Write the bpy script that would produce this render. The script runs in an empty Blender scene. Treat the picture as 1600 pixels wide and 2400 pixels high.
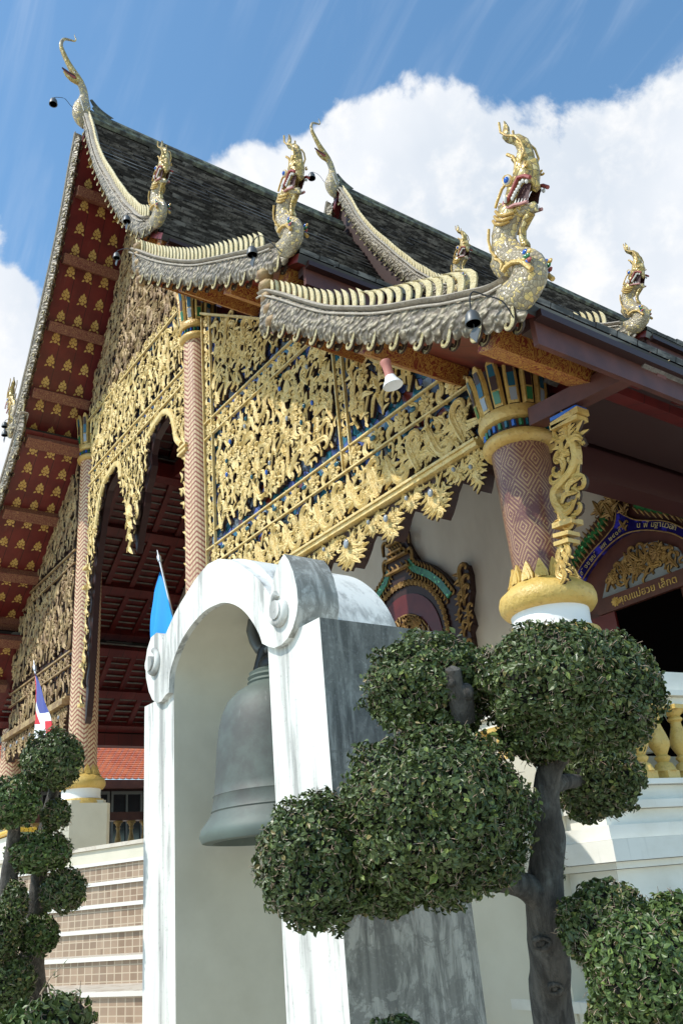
import bpy, bmesh, math, random
import numpy as np
from math import sin, cos, pi, radians, sqrt, atan2
from mathutils import Vector, Matrix, noise
from mathutils.geometry import delaunay_2d_cdt

random.seed(7); RNG = np.random.default_rng(11)
SC = bpy.context.scene
COL = SC.collection

# ------------------------------------------------------------------ camera
F, YAW, PIT, ROL, EYE = 2060.0, radians(52.74), radians(23.65), radians(-5.154), 1.6
RIGHT = np.array([cos(YAW), sin(YAW), 0.0])
FWD = np.array([-sin(YAW)*cos(PIT), cos(YAW)*cos(PIT), sin(PIT)])
UP = np.cross(RIGHT, FWD)
CR = cos(ROL)*RIGHT + sin(ROL)*UP
CU = -sin(ROL)*RIGHT + cos(ROL)*UP
cam_data = bpy.data.cameras.new('camera'); cam = bpy.data.objects.new('camera', cam_data); COL.objects.link(cam)
cam_data.sensor_fit = 'VERTICAL'; cam_data.sensor_height = 36.0; cam_data.lens = F/2400*36
cam_data.clip_start = 0.05; cam_data.clip_end = 3000
M = Matrix.Identity(4)
for i in range(3):
    M[i][0] = CR[i]; M[i][1] = CU[i]; M[i][2] = -FWD[i]
M.translation = Vector((0, 0, EYE)); cam.matrix_world = M
SC.camera = cam
SC.render.resolution_x, SC.render.resolution_y = 682, 1024

def ray(u, v): return CR*(u-800)/F - CU*(v-1200)/F + FWD
def at(u, v, X=None, Y=None, Z=None, D=None):
    """point of the place seen at photo position (u, v) on the given real plane"""
    d = ray(u, v)
    if D is not None: t = D
    elif X is not None: t = X/d[0]
    elif Y is not None: t = Y/d[1]
    else: t = (Z-EYE)/d[2]
    return np.array([0, 0, EYE]) + d*t

# ------------------------------------------------------------------ sun and sky
SUN_AZ, SUN_EL = radians(9), radians(50.5)      # azimuth to the left of the facade normal
TO_SUN = Vector((-sin(SUN_AZ)*cos(SUN_EL), -cos(SUN_AZ)*cos(SUN_EL), sin(SUN_EL)))
sl = bpy.data.lights.new('sun', 'SUN'); sl.energy = 4.1; sl.angle = radians(0.5); sl.color = (1.0, 0.955, 0.88)
so = bpy.data.objects.new('sun', sl); COL.objects.link(so)
so.rotation_mode = 'QUATERNION'; so.rotation_quaternion = TO_SUN.to_track_quat('Z', 'Y')
SC.view_settings.view_transform = 'Standard'; SC.view_settings.look = 'None'
SC.view_settings.exposure = 0.05; SC.view_settings.gamma = 1.0

def link(nt, a, b): nt.links.new(a, b)
def nd(nt, t, **kw):
    n = nt.nodes.new(t)
    for k, v in kw.items():
        if k.startswith('i_'): n.inputs[k[2:].replace('_', ' ')].default_value = v
        else: setattr(n, k, v)
    return n
def setin(nt, sock, v):
    if isinstance(v, (int, float, tuple)): sock.default_value = v
    else: link(nt, v, sock)
def ma(nt, op, a, b=0.0, c=None, clamp=False):
    n = nt.nodes.new('ShaderNodeMath'); n.operation = op; n.use_clamp = clamp
    setin(nt, n.inputs[0], a); setin(nt, n.inputs[1], b)
    if c is not None: setin(nt, n.inputs[2], c)
    return n.outputs[0]
def mix(nt, f, a, b):
    n = nt.nodes.new('ShaderNodeMix'); n.data_type = 'RGBA'
    setin(nt, n.inputs[0], f)
    for s, v in ((n.inputs[6], a), (n.inputs[7], b)):
        if isinstance(v, tuple): s.default_value = (v[0], v[1], v[2], 1)
        else: link(nt, v, s)
    return n.outputs[2]
def ramp(nt, v, lo, hi):
    n = nt.nodes.new('ShaderNodeMapRange'); n.clamp = True
    n.interpolation_type = 'SMOOTHSTEP'
    setin(nt, n.inputs[0], v); n.inputs[1].default_value = lo; n.inputs[2].default_value = hi
    return n.outputs[0]
def vscale(nt, v, s):
    n = nt.nodes.new('ShaderNodeMapping'); link(nt, v, n.inputs[0]); n.inputs['Scale'].default_value = s
    return n.outputs[0]
def tnoise(nt, v, scale, detail=4, rough=0.55, dist=0.0):
    n = nt.nodes.new('ShaderNodeTexNoise'); link(nt, v, n.inputs['Vector'])
    n.inputs['Scale'].default_value = scale; n.inputs['Detail'].default_value = detail
    n.inputs['Roughness'].default_value = rough; n.inputs['Distortion'].default_value = dist
    return n.outputs['Fac']

world = bpy.data.worlds.new('World'); SC.world = world; world.use_nodes = True
def build_world():
    nt = world.node_tree; nt.nodes.clear()
    sky = nd(nt, 'ShaderNodeTexSky', sky_type='NISHITA', sun_disc=False)
    sky.sun_elevation = SUN_EL; sky.sun_rotation = pi + SUN_AZ   # rotation measured from +Y, clockwise
    sky.altitude = 300; sky.air_density = 1.0; sky.dust_density = 0.6; sky.ozone_density = 1.6
    tc = nd(nt, 'ShaderNodeTexCoord'); d = tc.outputs['Generated']
    # clouds as soft round masses in fixed sky directions, broken up by noise
    nz = tnoise(nt, d, 5.0, 9, 0.60, 0.25)
    nf = tnoise(nt, d, 17.0, 6, 0.6, 0.1)
    def masses(lst):
        acc = None
        for (u, v, r) in lst:
            dr = ray(u, v); dr = dr/np.linalg.norm(dr)
            vm = nd(nt, 'ShaderNodeVectorMath', operation='DOT_PRODUCT'); link(nt, d, vm.inputs[0]); vm.inputs[1].default_value = tuple(dr)
            cr = cos(atan2(r*1.12, F*1.05))
            f = ma(nt, 'DIVIDE', ma(nt, 'SUBTRACT', vm.outputs['Value'], cr), 1-cr)
            acc = f if acc is None else ma(nt, 'MAXIMUM', acc, f)
        return acc
    big = masses([(940, 430, 215), (760, 520, 175), (600, 520, 150), (1065, 415, 140), (1060, 640, 330), (820, 800, 300),
                  (1560, 450, 235), (1620, 330, 170), (1400, 640, 260), (1480, 800, 320), (1420, 420, 95), (430, 560, 140),
                  (-60, 760, 160), (-90, 1020, 230), (20, 1190, 140), (60, 820, 90), (-300, 700, 300), (1900, 500, 400),
                  (2200, 1200, 700), (-500, 1300, 400)])
    val = ma(nt, 'ADD', ma(nt, 'MULTIPLY', big, 0.62), ma(nt, 'MULTIPLY', ma(nt, 'SUBTRACT', nz, 0.5), 1.85))
    val = ma(nt, 'ADD', val, ma(nt, 'MULTIPLY', ma(nt, 'SUBTRACT', nf, 0.5), 0.28))
    dens = ramp(nt, val, 0.02, 0.20)
    # thin high streaks
    mp = nt.nodes.new('ShaderNodeMapping'); link(nt, d, mp.inputs[0]); mp.inputs['Rotation'].default_value = (0.5, 0.9, 0.35); mp.inputs['Scale'].default_value = (2.2, 17.0, 2.6)
    ci = tnoise(nt, mp.outputs[0], 1.6, 8, 0.55, 0.6)
    patch = tnoise(nt, d, 2.3, 2, 0.5)
    cirr = ma(nt, 'MULTIPLY', ramp(nt, ci, 0.44, 0.80), ramp(nt, patch, 0.38, 0.62))
    shade = tnoise(nt, d, 3.2, 5, 0.5, 0.2)
    core = ramp(nt, val, 0.05, 0.9)
    ccol = mix(nt, ramp(nt, shade, 0.35, 0.68), (0.93, 0.955, 1.0), (0.70, 0.77, 0.86))
    ccol = mix(nt, ramp(nt, nf, 0.45, 0.75), ccol, (1.0, 1.0, 1.0))
    hs = nd(nt, 'ShaderNodeHueSaturation'); hs.inputs['Saturation'].default_value = 1.12; hs.inputs['Value'].default_value = 1.15
    link(nt, sky.outputs[0], hs.inputs['Color'])
    skyc = mix(nt, 1.0, (0, 0, 0), hs.outputs[0]); tn = nt.nodes.new('ShaderNodeVectorMath'); tn.operation = 'MULTIPLY'; link(nt, hs.outputs[0], tn.inputs[0]); tn.inputs[1].default_value = (1.42, 1.55, 1.40); skyc = tn.outputs[0]
    CV = 6.7
    vm = nd(nt, 'ShaderNodeVectorMath', operation='SCALE'); link(nt, ccol, vm.inputs[0]); vm.inputs['Scale'].default_value = CV
    cloudc = vm.outputs[0]
    n1 = nt.nodes.new('ShaderNodeMix'); n1.data_type = 'RGBA'
    link(nt, ma(nt, 'MULTIPLY', cirr, 0.34), n1.inputs[0]); link(nt, skyc, n1.inputs[6]); n1.inputs[7].default_value = (CV*.8, CV*.88, CV, 1)
    n2 = nt.nodes.new('ShaderNodeMix'); n2.data_type = 'RGBA'
    link(nt, dens, n2.inputs[0]); link(nt, n1.outputs[2], n2.inputs[6]); link(nt, cloudc, n2.inputs[7])
    bg = nd(nt, 'ShaderNodeBackground'); bg.inputs['Strength'].default_value = 0.15
    link(nt, n2.outputs[2], bg.inputs['Color'])
    out = nd(nt, 'ShaderNodeOutputWorld'); link(nt, bg.outputs[0], out.inputs[0])
build_world()

# ------------------------------------------------------------------ materials
MATS = {}
def mat(name, col=(.5, .5, .5), rough=.6, metal=0.0, fn=None, bump=None, spec=0.5):
    m = bpy.data.materials.new(name); m.use_nodes = True; nt = m.node_tree
    bs = nt.nodes['Principled BSDF']
    bs.inputs['Base Color'].default_value = (*col, 1); bs.inputs['Roughness'].default_value = rough
    bs.inputs['Metallic'].default_value = metal; bs.inputs['Specular IOR Level'].default_value = spec
    tc = nt.nodes.new('ShaderNodeTexCoord')
    if fn:
        r = fn(nt, tc.outputs['Object'], tc)
        if isinstance(r, tuple):
            c, h, s = r
            if c is not None: link(nt, c, bs.inputs['Base Color'])
            if h is not None:
                b = nt.nodes.new('ShaderNodeBump'); b.inputs['Strength'].default_value = s[0]; b.inputs['Distance'].default_value = s[1]
                link(nt, h, b.inputs['Height']); link(nt, b.outputs[0], bs.inputs['Normal'])
        else: link(nt, r, bs.inputs['Base Color'])
    MATS[name] = m
    return m

def f_gold(c1, c2, c3, sc=6.0):
    def f(nt, o, tc):
        n = tnoise(nt, o, sc, 5, .6); n2 = tnoise(nt, o, sc*5, 3, .6)
        c = mix(nt, ramp(nt, n, .35, .65), c1, c2)
        c = mix(nt, ma(nt, 'MULTIPLY', ramp(nt, n2, .56, .72), .75), c, c3)
        return c, n2, (.6, .02)
    return f
mat('gold_leaf', rough=.5, metal=.06, fn=f_gold((.64, .46, .16), (.74, .58, .27), (.25, .145, .04), 12))
mat('gold_paint', rough=.38, metal=.1, fn=f_gold((.50, .31, .08), (.60, .41, .13), (.28, .16, .045), 5))
mat('aged_shaded_gilding', rough=.6, metal=.1, fn=f_gold((.22, .13, .06), (.42, .30, .14), (.11, .06, .035), 5))  # true age on the gable, shade put into colour on the left aisle
mat('dark_gilding', rough=.5, metal=.2, fn=f_gold((.26, .15, .05), (.42, .27, .09), (.10, .05, .03), 9))
mat('carved_side', (.045, .022, .012), .7)
mat('dark_wood', (.035, .012, .010), .5)

def f_mosaic(nt, o, tc):
    v = nd(nt, 'ShaderNodeTexVoronoi'); v.inputs['Scale'].default_value = 9.0; link(nt, o, v.inputs['Vector'])
    n = tnoise(nt, o, 1.8, 2)
    s = nt.nodes.new('ShaderNodeSeparateColor'); link(nt, v.outputs['Color'], s.inputs[0])
    c = mix(nt, ramp(nt, s.outputs[0], .28, .34), (.03, .035, .05), (.09, .13, .36))
    c = mix(nt, ramp(nt, s.outputs[1], .62, .68), c, (.03, .14, .20))
    c = mix(nt, ramp(nt, s.outputs[2], .72, .76), c, (.20, .23, .27))
    c = mix(nt, ramp(nt, s.outputs[2], .92, .94), c, (.16, .03, .02))
    ve = nd(nt, 'ShaderNodeTexVoronoi', feature='DISTANCE_TO_EDGE'); ve.inputs['Scale'].default_value = 9.0; link(nt, o, ve.inputs['Vector'])
    c = mix(nt, ramp(nt, ve.outputs['Distance'], .02, .05), (.02, .015, .015), c)
    return c, v.outputs['Distance'], (.3, .02)
mat('shaded_red', (.045, .010, .009), .5)  # porch side beam's red, darkened in colour for shade under the eave
mat('glass_mosaic', rough=.22, fn=f_mosaic, spec=.6)

def f_red(nt, o, tc):
    n = tnoise(nt, vscale(nt, o, (1, 1, 1)), 3, 5, .6)
    sy = nt.nodes.new('ShaderNodeSeparateXYZ'); link(nt, o, sy.inputs[0])
    pl = ma(nt, 'DIVIDE', sy.outputs[1], .32); seam = ramp(nt, ma(nt, 'ABSOLUTE', ma(nt, 'SUBTRACT', ma(nt, 'FRACT', pl), .5)), .475, .495)
    w = nd(nt, 'ShaderNodeTexWhiteNoise', noise_dimensions='1D'); link(nt, ma(nt, 'FLOOR', ma(nt, 'ADD', pl, .5)), w.inputs['W'])
    n3 = tnoise(nt, vscale(nt, o, (1, 6, 1)), 1.1, 5, .65)
    c = mix(nt, ramp(nt, n, .3, .7), (.095, .009, .009), (.155, .017, .014))
    c = mix(nt, ma(nt, 'MULTIPLY', w.outputs['Value'], .35), c, (.06, .008, .008)); c = mix(nt, ma(nt, 'MULTIPLY', ramp(nt, n3, .58, .75), .4), c, (.16, .07, .055))
    return mix(nt, seam, c, (.015, .004, .004)), n, (.15, .01)
mat('red_lacquer', rough=.42, fn=f_red)
def f_red2(nt, o, tc):
    n = tnoise(nt, o, 4, 5, .6)
    return mix(nt, ramp(nt, n, .3, .7), (.070, .022, .016), (.115, .036, .025))
mat('faded_red_board', rough=.5, fn=f_red2)
def f_redgold(nt, o, tc):
    m = vscale(nt, o, (1, 1, 1))
    n = tnoise(nt, m, 9, 2, .5, 1.5)
    k = ma(nt, 'ABSOLUTE', ma(nt, 'SUBTRACT', ma(nt, 'FRACT', ma(nt, 'MULTIPLY', n, 9.0)), .5))
    f = ramp(nt, k, .20, .27)
    return mix(nt, f, (.20, .024, .010), (.44, .22, .045))
mat('red_gold_scroll', rough=.45, fn=f_redgold)
def f_redgold2(nt, o, tc):
    n = tnoise(nt, o, 16, 3, .5, 1.0)
    k = ma(nt, 'ABSOLUTE', ma(nt, 'SUBTRACT', ma(nt, 'FRACT', ma(nt, 'MULTIPLY', n, 8.0)), .5))
    return mix(nt, ma(nt, 'MULTIPLY', ramp(nt, k, .25, .4), .6), (.13, .03, .022), (.40, .22, .10))
mat('carved_purlin', rough=.6, fn=f_redgold2)

def f_tile(nt, o, tc):
    m = vscale(nt, o, (1, 1, 1))
    b = nd(nt, 'ShaderNodeTexVoronoi', feature='F1'); link(nt, vscale(nt, o, (2.0, 1.6, 7.0)), b.inputs['Vector']); b.inputs['Scale'].default_value = 1.0
    s = nt.nodes.new('ShaderNodeSeparateColor'); link(nt, b.outputs['Color'], s.inputs[0])
    n = tnoise(nt, vscale(nt, o, (1, .6, 1)), 1.3, 4, .6)
    c = mix(nt, s.outputs[0], (.024, .021, .019), (.056, .049, .043))
    c = mix(nt, ma(nt, 'MULTIPLY', ramp(nt, s.outputs[1], .86, .98), .7), c, (.22, .21, .19))
    c = mix(nt, ma(nt, 'MULTIPLY', ramp(nt, n, .56, .72), .5), c, (.085, .078, .066))
    return c, s.outputs[0], (.5, .03)
mat('roof_tile', rough=.7, fn=f_tile)
def f_tedge(nt, o, tc):
    n = tnoise(nt, vscale(nt, o, (1.5, 1.1, 4)), 2.2, 5, .65)
    return mix(nt, ramp(nt, n, .44, .62), (.03, .028, .026), (.20, .19, .175))
mat('lit_tile_edge', rough=.6, fn=f_tedge)  # tile edges lightened in colour for the skylight on them
def f_lichen(nt, o, tc):
    n = tnoise(nt, o, 5, 6, .65)
    return mix(nt, ramp(nt, n, .42, .62), (.045, .043, .036), (.16, .17, .12)), n, (.6, .03)
mat('ridge_mortar', rough=.85, fn=f_lichen)

def f_scale(nt, o, tc):
    v = nd(nt, 'ShaderNodeTexVoronoi', feature='SMOOTH_F1'); link(nt, vscale(nt, o, (1.0, .3, 1.7)), v.inputs['Vector']); v.inputs['Scale'].default_value = 17
    n = tnoise(nt, o, 2.2, 5, .6); n2 = tnoise(nt, o, 30, 4, .6)
    c = mix(nt, ramp(nt, v.outputs['Distance'], .12, .55), (.44, .37, .255), (.115, .09, .06))
    c = mix(nt, ma(nt, 'MULTIPLY', ramp(nt, n, .5, .68), .55), c, (.15, .135, .11))
    c = mix(nt, ma(nt, 'MULTIPLY', ramp(nt, n2, .55, .7), .5), c, (.66, .60, .46))
    return c, v.outputs['Distance'], (1.0, -.06)
mat('naga_scales', rough=.5, fn=f_scale)
def f_scalefine(nt, o, tc):
    v = nd(nt, 'ShaderNodeTexVoronoi', feature='DISTANCE_TO_EDGE'); v.inputs['Scale'].default_value = 34; link(nt, o, v.inputs['Vector'])
    vc = nd(nt, 'ShaderNodeTexVoronoi'); vc.inputs['Scale'].default_value = 34; link(nt, o, vc.inputs['Vector'])
    s = nt.nodes.new('ShaderNodeSeparateColor'); link(nt, vc.outputs['Color'], s.inputs[0])
    c = mix(nt, s.outputs[0], (.26, .21, .135), (.42, .35, .225))
    c = mix(nt, ramp(nt, s.outputs[1], .7, .8), c, (.66, .50, .19))
    c = mix(nt, ramp(nt, v.outputs['Distance'], .02, .07), (.17, .14, .10), c)
    return c, v.outputs['Distance'], (.6, .02)
mat('naga_neck_mosaic', rough=.35, fn=f_scalefine)
def f_goldmos(nt, o, tc):
    v = nd(nt, 'ShaderNodeTexVoronoi', feature='DISTANCE_TO_EDGE'); v.inputs['Scale'].default_value = 24; link(nt, o, v.inputs['Vector'])
    vc = nd(nt, 'ShaderNodeTexVoronoi'); vc.inputs['Scale'].default_value = 24; link(nt, o, vc.inputs['Vector'])
    s = nt.nodes.new('ShaderNodeSeparateColor'); link(nt, vc.outputs['Color'], s.inputs[0])
    c = mix(nt, s.outputs[0], (.50, .36, .10), (.33, .22, .06))
    c = mix(nt, ramp(nt, s.outputs[1], .75, .85), c, (.60, .48, .22))
    c = mix(nt, ramp(nt, v.outputs['Distance'], .02, .07), (.16, .11, .05), c)
    return c, v.outputs['Distance'], (.6, .02)
mat('gold_mosaic', rough=.3, metal=.2, fn=f_goldmos)
mat('fin_gold', rough=.5, fn=f_gold((.52, .42, .20), (.62, .53, .31), (.22, .16, .08), 14))
mat('cream_trim', rough=.6, fn=f_gold((.33, .28, .22), (.44, .38, .30), (.18, .15, .11), 9))

def f_plaster(nt, o, tc):
    st = tnoise(nt, vscale(nt, o, (7, 7, .6)), 1.5, 8, .68, .3)
    big = tnoise(nt, vscale(nt, o, (2.2, 2.2, .35)), 1.4, 3, .5)
    fine = tnoise(nt, o, 38, 5, .7)
    f = ma(nt, 'MULTIPLY', ramp(nt, st, .47, .66), ramp(nt, big, .34, .54))
    sp = nt.nodes.new('ShaderNodeSeparateXYZ'); link(nt, o, sp.inputs[0])
    for x0, wd in ((.735, .06), (-.785, .045)):   # grey run-off streaks down the face
        k = ma(nt, 'SUBTRACT', 1.0, ramp(nt, ma(nt, 'ABSOLUTE', ma(nt, 'SUBTRACT', ma(nt, 'ADD', sp.outputs[0], ma(nt, 'MULTIPLY', ma(nt, 'SUBTRACT', st, .5), .05)), x0)), wd*.35, wd*1.5))
        f = ma(nt, 'MAXIMUM', f, ma(nt, 'MULTIPLY', k, ramp(nt, st, .36, .60)))
    c = mix(nt, ma(nt, 'MULTIPLY', f, .85), (.72, .715, .665), (.24, .24, .225))
    c = mix(nt, ma(nt, 'MULTIPLY', ramp(nt, fine, .57, .70), ma(nt, 'ADD', f, .18)), c, (.26, .26, .24))
    b = tnoise(nt, o, 55, 4, .6)
    return c, b, (.25, .006)
mat('white_plaster', rough=.8, fn=f_plaster)
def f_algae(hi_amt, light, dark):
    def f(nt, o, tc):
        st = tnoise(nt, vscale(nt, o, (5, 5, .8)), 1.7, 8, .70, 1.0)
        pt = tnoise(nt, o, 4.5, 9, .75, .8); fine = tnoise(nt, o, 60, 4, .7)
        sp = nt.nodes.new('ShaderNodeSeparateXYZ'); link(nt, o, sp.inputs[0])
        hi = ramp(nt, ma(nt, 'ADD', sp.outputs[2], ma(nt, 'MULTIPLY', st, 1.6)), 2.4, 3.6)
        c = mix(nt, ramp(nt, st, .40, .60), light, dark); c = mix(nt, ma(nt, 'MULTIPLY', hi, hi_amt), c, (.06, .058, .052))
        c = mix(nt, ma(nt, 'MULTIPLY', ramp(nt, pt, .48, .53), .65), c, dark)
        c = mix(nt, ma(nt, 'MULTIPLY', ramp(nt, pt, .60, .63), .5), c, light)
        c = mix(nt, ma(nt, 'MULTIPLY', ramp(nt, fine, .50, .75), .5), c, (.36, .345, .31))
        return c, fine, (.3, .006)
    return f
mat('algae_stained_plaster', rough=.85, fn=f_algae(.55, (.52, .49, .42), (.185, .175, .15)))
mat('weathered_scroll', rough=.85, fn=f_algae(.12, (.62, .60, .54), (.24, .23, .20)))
def f_cream(nt, o, tc):
    n = tnoise(nt, o, 1.6, 6, .6); n2 = tnoise(nt, o, 30, 3, .6)
    c = mix(nt, ramp(nt, n, .3, .75), (.66, .62, .50), (.55, .51, .40))
    return c, n2, (.12, .005)
mat('cream_plaster', rough=.75, fn=f_cream)
def f_wall(nt, o, tc):
    n = tnoise(nt, vscale(nt, o, (1, 1, .4)), 2.2, 6, .6); v = tnoise(nt, o, 24, 3, .8)
    c = mix(nt, ramp(nt, n, .3, .75), (.62, .56, .48), (.52, .46, .39))
    c = mix(nt, ma(nt, 'MULTIPLY', ramp(nt, v, .73, .76), .7), c, (.12, .10, .09))
    return c
mat('warm_wall', rough=.8, fn=f_wall)
def f_terr(nt, o, tc):
    n = tnoise(nt, vscale(nt, o, (1, 1, 2)), 2.0, 6, .6); st = tnoise(nt, vscale(nt, o, (10, 10, 1)), 2, 5, .6)
    c = mix(nt, ramp(nt, n, .35, .75), (.78, .76, .68), (.64, .61, .52))
    return mix(nt, ma(nt, 'MULTIPLY', ramp(nt, st, .6, .8), .3), c, (.30, .29, .25)), n, (.1, .01)
mat('terrace_plaster', rough=.7, fn=f_terr)
def f_bronze(nt, o, tc):
    n = tnoise(nt, vscale(nt, o, (2, 2, 2)), 3.0, 7, .65); s = tnoise(nt, vscale(nt, o, (14, 14, 1.2)), 1.6, 6, .6)
    c = mix(nt, ramp(nt, n, .35, .7), (.072, .074, .066), (.10, .118, .102))
    c = mix(nt, ma(nt, 'MULTIPLY', ramp(nt, s, .62, .76), .45), c, (.26, .27, .25))
    sx = nt.nodes.new('ShaderNodeSeparateXYZ'); link(nt, o, sx.inputs[0])
    g = ma(nt, 'MAXIMUM', ramp(nt, sx.outputs[2], .66, .90), ma(nt, 'SUBTRACT', 1.0, ramp(nt, sx.outputs[2], .02, .22)))
    c = mix(nt, ma(nt, 'MULTIPLY', g, .5), c, (.135, .18, .155))
    return c, n, (.25, .01)
mat('bronze_patina', rough=.6, metal=.1, fn=f_bronze)
mat('dark_iron', (.03, .03, .032), .45, .6)
mat('grey_metal', (.10, .105, .105), .45, .4)
mat('galvanised', (.45, .46, .47), .35, .7)

def f_steptile(nt, o, tc):
    s = nt.nodes.new('ShaderNodeSeparateXYZ'); link(nt, o, s.inputs[0])
    ux = ma(nt, 'DIVIDE', s.outputs[0], .088); uz = ma(nt, 'DIVIDE', s.outputs[2], .062)
    fx = ma(nt, 'ABSOLUTE', ma(nt, 'SUBTRACT', ma(nt, 'FRACT', ux), .5)); fz = ma(nt, 'ABSOLUTE', ma(nt, 'SUBTRACT', ma(nt, 'FRACT', uz), .5))
    g = ramp(nt, ma(nt, 'MAXIMUM', fx, fz), .425, .455)
    cx = nt.nodes.new('ShaderNodeCombineXYZ'); link(nt, ma(nt, 'FLOOR', ux), cx.inputs[0]); link(nt, ma(nt, 'FLOOR', uz), cx.inputs[2]); link(nt, ma(nt, 'FLOOR', ma(nt, 'MULTIPLY', s.outputs[1], 3)), cx.inputs[1])
    w = nd(nt, 'ShaderNodeTexWhiteNoise'); link(nt, cx.outputs[0], w.inputs['Vector'])
    n = tnoise(nt, o, 1.4, 4, .6)
    c = mix(nt, w.outputs['Value'], (.36, .25, .17), (.21, .13, .08))
    c = mix(nt, ramp(nt, n, .35, .7), c, mix(nt, .25, c, (.42, .34, .26)))
    return mix(nt, g, c, (.50, .40, .29)), g, (-.4, .004)
mat('riser_mosaic', rough=.45, fn=f_steptile)
def f_marble(nt, o, tc):
    n = tnoise(nt, vscale(nt, o, (2, 2, 1)), 2.5, 7, .65, 1.2)
    return mix(nt, ramp(nt, n, .48, .66), (.58, .52, .43), (.42, .34, .26))
mat('step_marble', rough=.4, fn=f_marble)
mat('aluminium_edge', (.70, .66, .60), .4, .1)
def f_orange(nt, o, tc):
    n = tnoise(nt, o, 3, 5, .6)
    w = nd(nt, 'ShaderNodeTexVoronoi'); w.inputs['Scale'].default_value = 3.5; link(nt, o, w.inputs['Vector'])
    s = nt.nodes.new('ShaderNodeSeparateColor'); link(nt, w.outputs['Color'], s.inputs[0])
    return mix(nt, s.outputs[0], (.52, .10, .025), (.66, .17, .05))
mat('orange_roof_tile', rough=.4, fn=f_orange)
mat('window_glass', (.012, .015, .018), .08, 0.0, spec=.7)
mat('flat_black', (.002, .0015, .0015), 1.0, spec=0.0)  # flat black for the doorway's painted shade and the finial's pupils
def f_bark(nt, o, tc):
    n = tnoise(nt, vscale(nt, o, (6, 6, 2)), 3, 7, .7, .8); l = tnoise(nt, o, 6, 5, .6)
    c = mix(nt, ramp(nt, n, .35, .65), (.055, .048, .040), (.15, .135, .115))
    c = mix(nt, ma(nt, 'MULTIPLY', ramp(nt, l, .56, .68), .6), c, (.26, .27, .24))
    fb = tnoise(nt, vscale(nt, o, (14, 14, 5)), 3, 8, .75, .6); c = mix(nt, ma(nt, 'MULTIPLY', ramp(nt, fb, .5, .7), .6), c, (.03, .027, .024))
    return c, fb, (1.0, .025)
mat('bark', rough=.85, fn=f_bark)
mat('pruned_wood', (.30, .22, .15), .8, fn=f_gold((.26, .20, .15), (.34, .27, .20), (.12, .09, .07), 20))
def leafmat(name, a, b, c, rough=.40):
    def f(nt, o, tc):
        g = nt.nodes.new('ShaderNodeNewGeometry'); r = g.outputs['Random Per Island']
        k = mix(nt, ramp(nt, r, 0.0, .75), a, b)
        k = mix(nt, ramp(nt, r, .90, .96), k, c); k = mix(nt, ramp(nt, r, .975, .985), k, (.22, .17, .06))
        n = tnoise(nt, o, 2.5, 3, .5)
        return mix(nt, ma(nt, 'MULTIPLY', ramp(nt, n, .45, .7), .35), k, a)
    return mat(name, rough=rough, fn=f, spec=.42)
leafmat('leaf_dark', (.042, .062, .017), (.095, .128, .038), (.20, .25, .06))
leafmat('leaf_fresh', (.044, .072, .017), (.100, .150, .040), (.20, .28, .065))
mat('twig', rough=.8, fn=f_gold((.30, .21, .15), (.42, .32, .23), (.13, .085, .055), 20))
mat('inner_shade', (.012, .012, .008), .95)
mat('blue_cloth', (.008, .27, .72), .7)
mat('flag_red', (.55, .02, .03), .7); mat('flag_white', (.75, .76, .78), .7); mat('flag_blue', (.05, .07, .28), .7)
mat('glass_blue', (.02, .10, .42), .12); mat('glass_green', (.03, .15, .055), .15); mat('glass_white', (.27, .30, .33), .15)
mat('glass_purple', (.16, .05, .12), .15); mat('glass_teal', (.015, .09, .13), .15)
def f_cobalt(nt, o, tc):
    n = tnoise(nt, o, 7, 3, .6)
    return mix(nt, ramp(nt, n, .5, .66), (.012, .008, .10), (.05, .05, .55))
mat('cobalt_glass', rough=.15, fn=f_cobalt)
def f_greenscale(nt, o, tc):
    v = nd(nt, 'ShaderNodeTexVoronoi'); v.inputs['Scale'].default_value = 26; link(nt, o, v.inputs['Vector'])
    s = nt.nodes.new('ShaderNodeSeparateColor'); link(nt, v.outputs['Color'], s.inputs[0])
    c = mix(nt, s.outputs[0], (.02, .09, .03), (.05, .22, .07))
    return mix(nt, ramp(nt, s.outputs[1], .90, .95), c, (.20, .75, .28))
mat('green_glass_scales', rough=.2, fn=f_greenscale)
mat('tooth', (.55, .53, .48), .4); mat('mouth_red', (.28, .05, .04), .5); mat('mouth_dark', (.05, .012, .012), .6); mat('lip_pink', (.42, .19, .17), .5)
mat('white_paint', (.80, .80, .78), .5); mat('speaker_pink', (.45, .17, .13), .55)
mat('bulb', (.75, .78, .80), .15)
mat('yellow_paint', rough=.45, fn=f_gold((.56, .37, .09), (.64, .44, .13), (.36, .22, .05), 5))
mat('yellow_rail', (.70, .42, .04), .4)

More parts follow.
